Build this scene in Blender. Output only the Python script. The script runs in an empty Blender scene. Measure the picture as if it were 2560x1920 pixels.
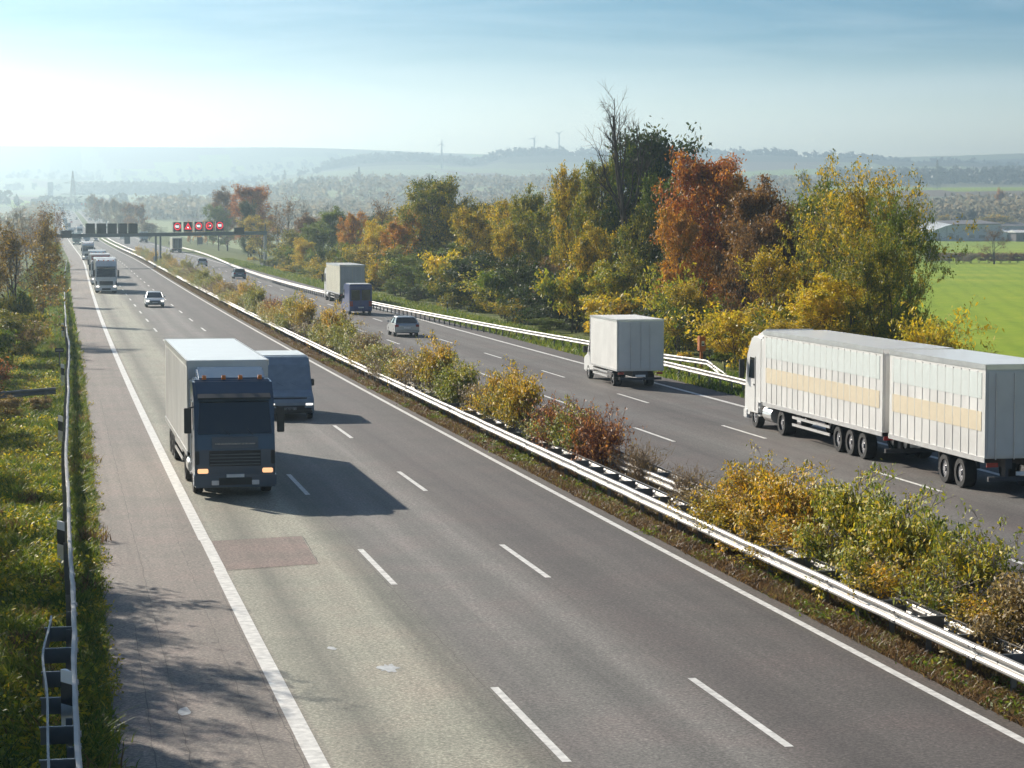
import bpy, bmesh, math, random
import numpy as np
from mathutils import Vector, Matrix
random.seed(7); R = np.random.RandomState(11)
rad = math.radians
SC = bpy.context.scene
COL = SC.collection

# ---------------------------------------------------------------- camera
F, YAW, PIT, H = 5800.5, .2032, .0701, 8.372
cam = bpy.data.cameras.new('camera'); cam.sensor_width = 36; cam.lens = F/2560*36
cam.clip_start = .5; cam.clip_end = 40000
camo = bpy.data.objects.new('camera', cam); COL.objects.link(camo)
camo.location = (0, 0, H); camo.rotation_euler = (math.pi/2-PIT, 0, -YAW)
SC.camera = camo

def px_dir(px):            # horizontal direction slope X/Y of a picture column
    return math.tan(YAW+math.atan((px-1280)/F))
def depth(X, Y): return X*math.sin(YAW)+Y*math.cos(YAW)
def z_at(X, Y, row):       # height that shows at a picture row
    d = depth(X, Y); a = math.atan((row-960)/F)
    return H-math.tan(PIT+a)*d

# ---------------------------------------------------------------- road line and terrain
def pchip(xk, yk):
    xk = np.array(xk, float); yk = np.array(yk, float)
    h = np.diff(xk); dl = np.diff(yk)/h; m = np.zeros(len(xk))
    m[0], m[-1] = dl[0], dl[-1]
    for i in range(1, len(xk)-1):
        m[i] = (dl[i-1]*h[i]+dl[i]*h[i-1])/(h[i]+h[i-1])
    def f(x):
        x = np.asarray(x, float); i = np.clip(np.searchsorted(xk, x)-1, 0, len(h)-1)
        t = (x-xk[i])/h[i]; tc = np.clip(t, 0, 1)
        r = ((1+2*tc)*(1-tc)**2*yk[i]+tc*(1-tc)**2*h[i]*m[i]+tc*tc*(3-2*tc)*yk[i+1]+tc*tc*(tc-1)*h[i]*m[i+1])
        return r+np.where(t > 1, (x-xk[-1])*m[-1], 0)+np.where(t < 0, (x-xk[0])*m[0], 0)
    return f
_k = [-100, 0, 50, 100, 150, 200, 250, 300, 350, 400, 450]
_kx = [.448*y*y/1e4-.3945*y**3/1e7 if y > 0 else 0 for y in _k]
xc = pchip(_k+[520, 650, 861, 1261, 1645, 2125, 2500, 13000], _kx+[6.4, 7.5, 8.8, 11.4, 15.2, 20.5, 25, 149])
zr = pchip([-100, 0, 500, 700, 842, 1000, 1200, 1614, 2125, 2500, 2900, 13000], [0, 0, 0, .3, .95, 2.2, 4.5, 10.5, 16.5, 19, 19, 19])
def P(w, Y, z=0): return (float(w+xc(Y)), float(Y), float(zr(Y)+z))
def heading(Y): return -math.atan(float(xc(Y+2)-xc(Y-2))/4)
def sst(x, a, b):
    t = np.clip((x-a)/(b-a), 0, 1); return t*t*(3-2*t)
wL = pchip([0, 35, 59, 90, 141, 300, 13000], [1.0, 1.09, 1.38, 1.73, 1.93, 1.6, 1.6])    # asphalt edge beside the verge

rowB = pchip([0, 700, 815, 840, 870, 1100, 1210, 1235, 1330, 1500, 1850, 2036, 2150, 2270, 2350, 2450, 2560, 3200], [446, 440, 421, 408, 400, 392, 399, 388, 377, 380, 373, 378, 380, 391, 388, 391, 397, 400])
rowA = pchip([0, 400, 800, 1000, 1200, 1500, 2300, 2480, 2560, 3200], [365, 369, 372, 379, 386, 392, 394, 387, 384, 384])
def pcol(X, Y):
    x = X*math.cos(YAW)-Y*math.sin(YAW); d = np.maximum(X*math.sin(YAW)+Y*math.cos(YAW), 1)
    return np.clip(1280+F*x/d, -100, 2900), d
def ground_z(X, Y):
    X = np.asarray(X, float); Y = np.asarray(Y, float)
    p, d = pcol(X, Y); s = sst(p, 500, 900)
    rt = np.interp(d, [0, 110, 600, 1137, 1500, 2125, 2400, 3000, 4000, 4500], [-1, -2.6, -3, -3, 4, 20, 39, 53, 85, 108])
    lf = np.interp(d, [0, 110, 600, 1137, 1500, 2125, 3000, 4000, 4500], [-.6, -1.5, -2, 0, 5, 16, 35, 55, 75])
    base = lf*(1-s)+rt*s
    zB = 8.4+(552.7-rowB(p))*5000/F-14*sst(p, 780, 860)
    zA = 8.4+(552.7-rowA(p))*6500/F
    z = np.where(d < 4500, base, base+(zB-base)*sst(d, 4500, 5000))
    z = np.where(d > 5000, zB+(np.minimum(zB-25, 90)-zB)*sst(d, 5000, 5700)*sst(p, 780, 860), z)
    z = np.where(d > 5000, z+(zA-z)*sst(d, 5550, 6500), z)
    z = z+3*np.sin(X/310+1)*np.sin(Y/410)*sst(d, 1300, 2600)
    w = X-xc(Y); rz = zr(Y)
    c = (1-sst(np.abs(w-17), 20, 55))*(1-sst(Y, 2500, 3000))
    bump = -.25*np.exp(-((w+5)/4)**2)
    return z*(1-c)+(rz+bump)*c

# ---------------------------------------------------------------- materials
MAT = {}
def nodes(name):
    m = bpy.data.materials.new(name); m.use_nodes = True
    nt = m.node_tree; b = nt.nodes['Principled BSDF']; MAT[name] = m
    return m, nt, b
def N(nt, t, **kw):
    n = nt.nodes.new(t)
    for k, v in kw.items(): setattr(n, k, v)
    return n
def ramp(nt, stops):
    r = nt.nodes.new('ShaderNodeValToRGB'); e = r.color_ramp.elements
    while len(e) < len(stops): e.new(.5)
    for el, (p, c) in zip(e, stops): el.position = p; el.color = (*c, 1)
    return r
def noise(nt, scale, detail=4, vec=None, rough=.55):
    n = N(nt, 'ShaderNodeTexNoise'); n.inputs['Scale'].default_value = scale; n.inputs['Detail'].default_value = detail
    n.inputs['Roughness'].default_value = rough
    if vec is not None: nt.links.new(vec, n.inputs['Vector'])
    return n
def mixc(nt, a, b, f, mode='MIX'):
    m = N(nt, 'ShaderNodeMix', data_type='RGBA', blend_type=mode)
    for s, v in ((6, a), (7, b), (0, f)):
        if hasattr(v, 'links') or hasattr(v, 'is_linked'): nt.links.new(v, m.inputs[s])
        elif s == 0: m.inputs[0].default_value = v
        else: m.inputs[s].default_value = (*v, 1)
    return m.outputs[2]
def solid(name, c, rough=.5, metal=0, var=.12, scale=3, spec=.5, emit=0, coat=0):
    m, nt, b = nodes(name)
    tc = N(nt, 'ShaderNodeTexCoord')
    n = noise(nt, scale, 5, tc.outputs['Object'])
    r = ramp(nt, [(.3, tuple(x*(1-var) for x in c)), (.7, tuple(min(1, x*(1+var)) for x in c))])
    nt.links.new(n.outputs[0], r.inputs[0]); nt.links.new(r.outputs[0], b.inputs['Base Color'])
    b.inputs['Roughness'].default_value = rough; b.inputs['Metallic'].default_value = metal
    b.inputs['Specular IOR Level'].default_value = spec
    b.inputs['Coat Weight'].default_value = coat
    if emit:
        b.inputs['Emission Color'].default_value = (*c, 1); b.inputs['Emission Strength'].default_value = emit
    return m
def leafmat(name, cols, trans=.42, spec=.3):
    m = bpy.data.materials.new(name); m.use_nodes = True; nt = m.node_tree; nt.nodes.clear(); MAT[name] = m
    g = N(nt, 'ShaderNodeNewGeometry'); tc = N(nt, 'ShaderNodeTexCoord')
    n = noise(nt, .5, 3, tc.outputs['Object'])
    a = N(nt, 'ShaderNodeMath', operation='MULTIPLY'); a.inputs[1].default_value = .8; nt.links.new(g.outputs['Random Per Island'], a.inputs[0])
    c = N(nt, 'ShaderNodeMath', operation='MULTIPLY_ADD'); c.inputs[1].default_value = 1.6; c.inputs[2].default_value = -.7
    nt.links.new(n.outputs[0], c.inputs[0])
    s = N(nt, 'ShaderNodeMath', operation='ADD', use_clamp=True); nt.links.new(a.outputs[0], s.inputs[0]); nt.links.new(c.outputs[0], s.inputs[1])
    k = len(cols); r = ramp(nt, [(i/(k-1), c_) for i, c_ in enumerate(cols)]); nt.links.new(s.outputs[0], r.inputs[0])
    d = N(nt, 'ShaderNodeBsdfPrincipled'); d.inputs['Roughness'].default_value = .55; d.inputs['Specular IOR Level'].default_value = spec
    nt.links.new(r.outputs[0], d.inputs['Base Color'])
    t = N(nt, 'ShaderNodeBsdfTranslucent'); nt.links.new(r.outputs[0], t.inputs[0])
    mx = N(nt, 'ShaderNodeMixShader'); mx.inputs[0].default_value = trans
    nt.links.new(d.outputs[0], mx.inputs[1]); nt.links.new(t.outputs[0], mx.inputs[2])
    o = N(nt, 'ShaderNodeOutputMaterial'); nt.links.new(mx.outputs[0], o.inputs[0])
    return m
def ground_mat(name, cols, big=.02, small=.6, bump=.3, streak=None):
    m, nt, b = nodes(name); tc = N(nt, 'ShaderNodeTexCoord')
    n1 = noise(nt, big, 6, tc.outputs['Object']); n2 = noise(nt, small, 8, tc.outputs['Object'], .7)
    a = N(nt, 'ShaderNodeMath', operation='MULTIPLY_ADD'); a.inputs[1].default_value = .5; nt.links.new(n1.outputs[0], a.inputs[0])
    h = N(nt, 'ShaderNodeMath', operation='MULTIPLY'); h.inputs[1].default_value = .5; nt.links.new(n2.outputs[0], h.inputs[0]); nt.links.new(h.outputs[0], a.inputs[2])
    k = len(cols); r = ramp(nt, [(.32+.36*i/(k-1), c) for i, c in enumerate(cols)]); nt.links.new(a.outputs[0], r.inputs[0])
    col = r.outputs[0]
    if streak:
        mp = N(nt, 'ShaderNodeMapping'); mp.inputs['Rotation'].default_value = (0, 0, streak); nt.links.new(tc.outputs['Object'], mp.inputs[0])
        wv = N(nt, 'ShaderNodeTexWave'); wv.inputs['Scale'].default_value = .09; wv.inputs['Distortion'].default_value = 2.5; wv.inputs['Detail'].default_value = 3; nt.links.new(mp.outputs[0], wv.inputs[0])
        wr = ramp(nt, [(0, (.72, .78, .7)), (.35, (1, 1, 1)), (.8, (1.12, 1.06, 1.1))]); nt.links.new(wv.outputs[1], wr.inputs[0]); col = mixc(nt, col, wr.outputs[0], .35, 'MULTIPLY')
    nt.links.new(col, b.inputs['Base Color']); b.inputs['Roughness'].default_value = .95; b.inputs['Specular IOR Level'].default_value = .1
    if bump:
        bp = N(nt, 'ShaderNodeBump'); bp.inputs['Strength'].default_value = bump; bp.inputs['Distance'].default_value = .2
        nt.links.new(n2.outputs[0], bp.inputs['Height']); nt.links.new(bp.outputs[0], b.inputs['Normal'])
    return m

def asphalt(name, bands, tint, rough=.72):
    """bands: (w, colour) stops across the road, from the sheet's own UV laid in metres"""
    m, nt, b = nodes(name)
    uv = N(nt, 'ShaderNodeUVMap'); sp = N(nt, 'ShaderNodeSeparateXYZ'); nt.links.new(uv.outputs[0], sp.inputs[0])
    st = N(nt, 'ShaderNodeMapping'); st.inputs['Scale'].default_value = (1, .02, 1); nt.links.new(uv.outputs[0], st.inputs[0])
    wob = noise(nt, .9, 4, st.outputs[0])
    w0, w1 = bands[0][0], bands[-1][0]
    ad = N(nt, 'ShaderNodeMath', operation='MULTIPLY_ADD'); ad.inputs[1].default_value = .4; nt.links.new(wob.outputs[0], ad.inputs[0]); nt.links.new(sp.outputs[0], ad.inputs[2])
    mr = N(nt, 'ShaderNodeMapRange'); mr.inputs[1].default_value = w0+.2; mr.inputs[2].default_value = w1+.2; nt.links.new(ad.outputs[0], mr.inputs[0])
    r = ramp(nt, [((w-w0)/(w1-w0), c) for w, c in bands]); nt.links.new(mr.outputs[0], r.inputs[0])
    tc = N(nt, 'ShaderNodeTexCoord')
    g = noise(nt, 14, 2, tc.outputs['Object'], .8); gr = ramp(nt, [(.3, (.35,)*3), (.5, (1,)*3), (.68, (1.9,)*3)]); nt.links.new(g.outputs[0], gr.inputs[0])
    vo = N(nt, 'ShaderNodeTexVoronoi'); vo.inputs['Scale'].default_value = 26; nt.links.new(tc.outputs['Object'], vo.inputs['Vector'])
    vs = N(nt, 'ShaderNodeSeparateColor'); nt.links.new(vo.outputs['Color'], vs.inputs[0]); vr = ramp(nt, [(0, (.62, .6, .6)), (.5, (1, 1, 1)), (1, (1.5, 1.46, 1.44))]); nt.links.new(vs.outputs[0], vr.inputs[0])
    c0 = mixc(nt, r.outputs[0], vr.outputs[0], .6, 'MULTIPLY')
    c1 = mixc(nt, c0, gr.outputs[0], .6, 'MULTIPLY')
    p = noise(nt, .35, 5, tc.outputs['Object'], .6); pr = ramp(nt, [(.3, (.82, .85, .82)), (.5, (1, 1, .98)), (.72, (1.12, 1.02, 1.0))]); nt.links.new(p.outputs[0], pr.inputs[0])
    c2 = mixc(nt, c1, pr.outputs[0], 1, 'MULTIPLY')
    # oil streaks and small dark spots
    sm = N(nt, 'ShaderNodeMapping'); sm.inputs['Scale'].default_value = (1.6, .03, 1); nt.links.new(uv.outputs[0], sm.inputs[0])
    sn = noise(nt, 1.3, 6, sm.outputs[0], .6); sr = ramp(nt, [(.35, (.78,)*3), (.55, (1,)*3), (.75, (1.1,)*3)]); nt.links.new(sn.outputs[0], sr.inputs[0])
    c3 = mixc(nt, c2, sr.outputs[0], .8, 'MULTIPLY')
    nt.links.new(c3, b.inputs['Base Color']); b.inputs['Roughness'].default_value = rough; b.inputs['Specular IOR Level'].default_value = .35
    bp = N(nt, 'ShaderNodeBump'); bp.inputs['Strength'].default_value = .35; bp.inputs['Distance'].default_value = .02
    nt.links.new(g.outputs[0], bp.inputs['Height']); nt.links.new(bp.outputs[0], b.inputs['Normal'])
    return m

SH = (.172, .147, .13); L1 = (.26, .255, .205); L1d = (.145, .142, .115); L2 = (.165, .155, .145); L2d = (.115, .108, .102); L3 = (.094, .082, .077); L3d = (.072, .062, .059); ED = (.085, .07, .06)
asphalt('asphalt_oncoming', [(1, SH), (4.2, SH), (4.45, L1), (5.2, L1d), (5.9, L1), (6.9, L1), (7.5, L1d), (8.2, L2d), (9.2, L2), (10, L2d), (10.8, L2), (11.7, L3), (12.5, L3d), (13.5, L3), (15.2, L3d), (15.45, ED), (16.2, ED)], None)
asphalt('asphalt_outgoing', [(19, L3d), (20, L3), (22, L3), (23.4, L3d), (25, L2d), (26, L3), (27.3, L3d), (28.3, L2d), (29.2, L3), (30.2, L2d), (31.2, L3d), (33, L3d)], None)
asphalt('asphalt_repair', [(1, (.19, .15, .135)), (5, (.185, .145, .13)), (7, (.2, .155, .14)), (9, (.19, .15, .135))], None, .85)
solid('paint_line', (.6, .59, .56), .6, 0, .28, 5)
solid('crack_tar', (.07, .062, .056), .8); solid('paint_spill', (.4, .42, .43), .7, 0, .25, 6)
solid('steel', (.36, .345, .33), .5, .25, .12, 2.2)
solid('steel_dark', (.16, .17, .18), .5, .6, .2, 2)
solid('concrete', (.32, .31, .29), .9, 0, .2, 2)
solid('tyre', (.018, .018, .019), .85); solid('rim', (.4, .4, .42), .35, .8)
solid('glass_dark', (.012, .02, .024), .06, 0, .1, 1, .8); solid('plastic_black', (.022, .024, .026), .5)
solid('lamp_glass', (.75, .76, .78), .12, .2); solid('lamp_red', (.35, .015, .012), .25); solid('lamp_amber', (.75, .22, .03), .3)
solid('white_paint', (.74, .74, .72), .35, 0, .04, 1, .5, 0, .3); solid('trailer_white', (.7, .69, .66), .5, 0, .13, .5)
solid('tarp_cream', (.6, .58, .46), .7, 0, .08, .9); solid('tarp_grey', (.5, .53, .53), .7, 0, .08, .9)
solid('blue_cab', (.045, .08, .13), .3, .1, .08, 1, .5, 0, .5); solid('blue_van', (.035, .06, .22), .3, .1, .08, 1, .5, 0, .4)
solid('silver_paint', (.5, .52, .53), .3, .5, .06, 1); solid('dark_paint', (.04, .045, .05), .3, .3, .1, 1); solid('red_paint', (.35, .03, .03), .4)
solid('green_paint', (.03, .11, .09), .4); solid('grey_blue_paint', (.2, .26, .32), .4); solid('yellow_stripe', (.7, .6, .43), .5, 0, .03)
solid('pale_green', (.65, .7, .67), .5, 0, .03); solid('chassis', (.05, .05, .055), .7); solid('aluminium', (.62, .62, .62), .35, .7, .08, 2)
solid('sign_black', (.02, .026, .03), .5); solid('gantry_steel', (.13, .16, .17), .55, .3, .15, 1); solid('sign_grey', (.14, .155, .16), .6)
solid('led_red', (.75, .008, .03), .5, 0, 0, 1, .5, .75); solid('led_white', (.85, .9, .9), .5, 0, 0, 1, .5, .9)
solid('sos_orange', (.55, .16, .03), .5, 0, .1, 2); solid('plate_white', (.8, .8, .78), .5)
solid('bark', (.075, .06, .048), .95, 0, .35, 1.5); solid('bark_pale', (.16, .14, .12), .9, 0, .3, 1.5); solid('twig_red', (.2, .075, .045), .9, 0, .35, 1); solid('twig_dry', (.26, .18, .1), .9, 0, .35, 1)
solid('hall_wall', (.5, .52, .56), .7, 0, .05, .1); solid('hall_roof', (.45, .48, .5), .7, 0, .06, .1); solid('roof_dark', (.12, .11, .12), .8, 0, .15, .2); solid('wall_white', (.72, .72, .7), .8, 0, .05, .1); solid('wall_glass', (.05, .07, .09), .2)
solid('pylon_steel', (.22, .25, .26), .7, 0, .1, .2); solid('turbine_white', (.4, .43, .44), .6)
G_, OL, YE, OR, RD, BR = (.05, .1, .015), (.2, .2, .022), (.68, .46, .025), (.62, .27, .025), (.42, .1, .02), (.17, .09, .035)
DK = (.02, .045, .012)
leafmat('leaf_dark', [DK, (.04, .07, .014), (.08, .1, .018), (.03, .06, .014)])
leafmat('leaf_green', [G_, (.12, .2, .02), (.24, .27, .025), OL])
leafmat('leaf_olive', [G_, (.15, .19, .02), OL, (.4, .33, .025), (.5, .38, .025)])
leafmat('leaf_gold', [(.12, .15, .02), OL, (.46, .36, .025), YE, (.8, .5, .025)])
leafmat('leaf_yellow', [(.3, .3, .025), (.6, .48, .03), (.8, .56, .025), YE])
leafmat('leaf_orange', [OL, (.42, .2, .025), OR, (.68, .36, .025)])
leafmat('leaf_red', [(.14, .07, .02), RD, (.3, .13, .02), (.6, .22, .02), (.62, .34, .025)])
leafmat('leaf_brown', [(.08, .055, .03), BR, (.28, .14, .04), (.34, .2, .035)])
leafmat('leaf_brown_gold', [(.09, .06, .03), (.2, .14, .03), (.12, .1, .03), (.5, .3, .03), (.16, .09, .035)])
leafmat('leaf_shrub', [(.09, .16, .02), (.28, .32, .03), (.5, .44, .03), (.75, .5, .03)])
leafmat('leaf_shrub_yellow', [(.14, .17, .02), (.45, .36, .03), (.82, .52, .025), (.78, .38, .02)])
leafmat('leaf_shrub_red', [(.15, .07, .03), (.32, .13, .04), (.6, .22, .05), (.7, .36, .05)])
leafmat('leaf_shrub_dry', [(.12, .1, .05), (.26, .19, .08), (.4, .26, .08), (.32, .25, .05)])
leafmat('leaf_far', [(.17, .18, .12), (.21, .19, .13), (.27, .21, .12), (.2, .18, .13)], .6)  # leaf tones lightened and flattened, putting valley haze into the colour
leafmat('leaf_wood', [(.05, .065, .045), (.08, .085, .05), (.1, .09, .055)], .3)
leafmat('leaf_conifer', [(.012, .03, .016), (.02, .04, .02)], .1)
leafmat('blade_green', [(.045, .09, .012), (.1, .17, .018), (.2, .25, .025), (.34, .31, .04)], .42)
leafmat('blade_dry', [(.06, .04, .02), (.16, .09, .04), (.28, .17, .07), (.18, .19, .03)], .35)
ground_mat('verge_soil', [(.05, .07, .02), (.1, .12, .025), (.16, .18, .035)], .15, 1.5)
ground_mat('median_soil', [(.035, .026, .018), (.07, .048, .03), (.1, .075, .04)], .2, 3, .5)
ground_mat('crop_green', [(.08, .16, .012), (.2, .3, .016), (.25, .33, .02), (.42, .42, .06)], .03, .9, 1, .35)
ground_mat('crop_pale', [(.2, .25, .1), (.24, .28, .12), (.27, .29, .14)], .01, .2, .2)  # pale, brown and dull field tones: distance haze mixed into the colours
ground_mat('field_brown', [(.13, .1, .07), (.17, .13, .09), (.2, .16, .11)], .01, .2, .2)
ground_mat('field_dull', [(.14, .16, .08), (.18, .19, .1), (.22, .21, .11)], .01, .2, .2)
ground_mat('field_wood', [(.03, .045, .025), (.05, .06, .03), (.07, .07, .035)], .02, .1, .2)
M = MAT

# ---------------------------------------------------------------- mesh helpers
def fast_mesh(name, V, faces, mats, fmat=None, uv=None, smooth=False):
    """V (n,3) array, faces (m,k) array of constant size"""
    me = bpy.data.meshes.new(name); V = np.asarray(V, np.float32); faces = np.asarray(faces, np.int32)
    m, k = faces.shape
    me.vertices.add(len(V)); me.vertices.foreach_set('co', V.ravel())
    me.loops.add(m*k); me.loops.foreach_set('vertex_index', faces.ravel())
    me.polygons.add(m); me.polygons.foreach_set('loop_start', np.arange(0, m*k, k, dtype=np.int32))
    if fmat is not None: me.polygons.foreach_set('material_index', np.asarray(fmat, np.int32))
    if smooth: me.polygons.foreach_set('use_smooth', np.ones(m, bool))
    for mm in mats: me.materials.append(M[mm])
    if uv is not None:
        l = me.uv_layers.new(name='UVMap'); l.data.foreach_set('uv', np.asarray(uv, np.float32)[faces.ravel()].ravel())
    me.update(calc_edges=True)
    return me
def link(name, me, parent=None, loc=None, rz=0):
    o = bpy.data.objects.new(name, me); COL.objects.link(o)
    if parent is not None: o.parent = parent
    if loc is not None: o.location = loc
    if rz: o.rotation_euler = (0, 0, rz)
    return o
def tag(o, label, cat, group=None, kind=None):
    o['label'] = label; o['category'] = cat
    if group: o['group'] = group
    if kind: o['kind'] = kind
    return o
def struct(o, kind='structure', label=None):
    o['kind'] = kind
    if label: o['label'] = label
    return o
def empty(name, loc, rz=0, label=None, cat=None, group=None):
    o = bpy.data.objects.new(name, None); COL.objects.link(o); o.location = loc; o.rotation_euler = (0, 0, rz); o.empty_display_size = .2
    if label: tag(o, label, cat, group)
    return o
def dup(root, loc, rz=0, label=None, scale=None):
    r = root.copy(); COL.objects.link(r); r.location = loc; r.rotation_euler = (0, 0, rz)
    if scale: r.scale = scale
    if label: r['label'] = label
    for ch in list(root.children):
        c = ch.copy(); COL.objects.link(c); c.parent = r
        for g in list(ch.children):
            d = g.copy(); COL.objects.link(d); d.parent = c
    return r
class MB:
    def __init__(s): s.v = []; s.f = []; s.m = []; s.mats = []; s.cur = 0
    def mat(s, n):
        if n not in s.mats: s.mats.append(n)
        s.cur = s.mats.index(n); return s
    def add(s, V, Fc):
        b = len(s.v); s.v += [tuple(map(float, p)) for p in V]; s.f += [tuple(b+i for i in f) for f in Fc]; s.m += [s.cur]*len(Fc); return s
    def box(s, x0, x1, y0, y1, z0, z1):
        V = [(x, y, z) for z in (z0, z1) for y in (y0, y1) for x in (x0, x1)]
        return s.add(V, [(0, 2, 3, 1), (4, 5, 7, 6), (0, 1, 5, 4), (2, 6, 7, 3), (0, 4, 6, 2), (1, 3, 7, 5)])
    def prism(s, prof, x0, x1, tx=1):           # profile in (y,z) extruded across x; tx narrows nothing by default
        n = len(prof); V = [(x0, y, z) for y, z in prof]+[(x1, y, z) for y, z in prof]
        return s.add(V, [tuple(range(n))[::-1], tuple(range(n, 2*n))]+[(i, (i+1) % n, n+(i+1) % n, n+i) for i in range(n)])
    def loft(s, rings, cap=True):
        n = len(rings[0]); V = [p for r in rings for p in r]; Fc = []
        for k in range(len(rings)-1):
            for i in range(n): Fc.append((k*n+i, k*n+(i+1) % n, (k+1)*n+(i+1) % n, (k+1)*n+i))
        if cap: Fc += [tuple(range(n))[::-1], tuple(range((len(rings)-1)*n, len(rings)*n))]
        return s.add(V, Fc)
    def cyl(s, c, r, h, ax='x', n=20, r2=None):
        r2 = r if r2 is None else r2; A = []
        for q, rr in ((-h/2, r), (h/2, r2)):
            for i in range(n):
                a = 2*math.pi*i/n; u, v = rr*math.cos(a), rr*math.sin(a)
                A.append({'x': (c[0]+q, c[1]+u, c[2]+v), 'y': (c[0]+u, c[1]+q, c[2]+v), 'z': (c[0]+u, c[1]+v, c[2]+q)}[ax])
        return s.add(A, [tuple(range(n))[::-1], tuple(range(n, 2*n))]+[(i, (i+1) % n, n+(i+1) % n, n+i) for i in range(n)])
    def bar(s, a, b, r, n=6):
        a, b = Vector(a), Vector(b); d = (b-a).normalized(); u = d.orthogonal().normalized(); v = d.cross(u)
        rg = [[tuple(p+u*(r*math.cos(2*math.pi*i/n))+v*(r*math.sin(2*math.pi*i/n))) for i in range(n)] for p in (a, b)]
        return s.loft(rg)
    def quad(s, a, b, c, d): return s.add([a, b, c, d], [(0, 1, 2, 3)])
    def build(s, name, mat=None, parent=None, bevel=0, smooth=False):
        me = bpy.data.meshes.new(name); me.from_pydata(s.v, [], s.f)
        for mm in (s.mats or [mat]): me.materials.append(M[mm])
        if s.mats: me.polygons.foreach_set('material_index', s.m)
        bm = bmesh.new(); bm.from_mesh(me); bmesh.ops.recalc_face_normals(bm, faces=bm.faces)
        if bevel: bmesh.ops.bevel(bm, geom=[e for e in bm.edges if len(e.link_faces) == 2 and e.calc_face_angle(0) > .5], offset=bevel, segments=2, affect='EDGES', clamp_overlap=True)
        if smooth:
            for f in bm.faces: f.smooth = True
        bm.to_mesh(me); bm.free(); me.update()
        return link(name, me, parent)

# ---------------------------------------------------------------- sky, sun, haze
SUN_AZ, SUN_EL = rad(26), rad(27.5)          # left of the road's direction, above the horizon
wd = bpy.data.worlds.new('World'); SC.world = wd; wd.use_nodes = True
nt = wd.node_tree; bg = nt.nodes['Background']; bg.inputs[1].default_value = .078
sky = N(nt, 'ShaderNodeTexSky', sky_type='NISHITA'); sky.sun_disc = False; sky.sun_elevation = SUN_EL; sky.sun_rotation = -SUN_AZ
sky.altitude = 200; sky.air_density = 1.0; sky.dust_density = .4; sky.ozone_density = 2.5
# thin high cloud, laid out on the sky's own directions
tc = N(nt, 'ShaderNodeTexCoord'); mp = N(nt, 'ShaderNodeMapping'); mp.inputs['Scale'].default_value = (5, 5, 60); mp.inputs['Rotation'].default_value = (0, rad(-2.5), 0)
nt.links.new(tc.outputs['Generated'], mp.inputs[0])
cn = noise(nt, 1.3, 8, mp.outputs[0], .6); cn.inputs['Distortion'].default_value = .6; cr = ramp(nt, [(.42, (0, 0, 0)), (.75, (1, 1, 1))]); nt.links.new(cn.outputs[0], cr.inputs[0])
cf = N(nt, 'ShaderNodeMath', operation='MULTIPLY'); cf.inputs[1].default_value = .2; nt.links.new(cr.outputs[0], cf.inputs[0])
hs = N(nt, 'ShaderNodeHueSaturation'); hs.inputs['Saturation'].default_value = 2.1; hs.inputs['Value'].default_value = .4; st_ = mixc(nt, sky.outputs[0], (.8, .95, 1.12), 1, 'MULTIPLY'); nt.links.new(st_, hs.inputs['Color'])
sx = N(nt, 'ShaderNodeSeparateXYZ'); nt.links.new(tc.outputs['Generated'], sx.inputs[0])
er = N(nt, 'ShaderNodeMapRange', interpolation_type='SMOOTHSTEP'); er.inputs[1].default_value = .018; er.inputs[2].default_value = .085; nt.links.new(sx.outputs[2], er.inputs[0])
hz_ = mixc(nt, sky.outputs[0], (1.85, 1.68, 1.55), 1, 'MULTIPLY')
hs2 = mixc(nt, hz_, hs.outputs[0], er.outputs[0])
cs = mixc(nt, hs2, (11, 11.3, 11.5), cf.outputs[0])
nt.links.new(cs, bg.inputs[0])
sun = bpy.data.lights.new('sun', 'SUN'); sun.energy = 5.0; sun.angle = rad(.55); sun.color = (1, .91, .78)
so = bpy.data.objects.new('sun', sun); COL.objects.link(so); so.location = (-60, 60, 120)
sd = Vector((-math.sin(SUN_AZ)*math.cos(SUN_EL), math.cos(SUN_AZ)*math.cos(SUN_EL), math.sin(SUN_EL)))
so.rotation_euler = sd.to_track_quat('Z', 'Y').to_euler()
SC.view_settings.view_transform = 'Standard'; SC.view_settings.look = 'None'; SC.view_settings.exposure = .82; SC.view_settings.gamma = 1
hz = MB(); hz.box(-4900, 5900, -300, 7250, -16, 246)
ho = hz.build('haze', 'concrete'); struct(ho, 'stuff', 'pale autumn haze lying over the valley')
hm = bpy.data.materials.new('haze'); hm.use_nodes = True; hn = hm.node_tree; hn.nodes.clear()
pv = N(hn, 'ShaderNodeVolumePrincipled'); pv.inputs['Color'].default_value = (.67, .88, 1, 1); pv.inputs['Density'].default_value = .0003; pv.inputs['Anisotropy'].default_value = .75
ou = N(hn, 'ShaderNodeOutputMaterial'); hn.links.new(pv.outputs[0], ou.inputs['Volume'])
ho.data.materials.clear(); ho.data.materials.append(hm)

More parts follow.
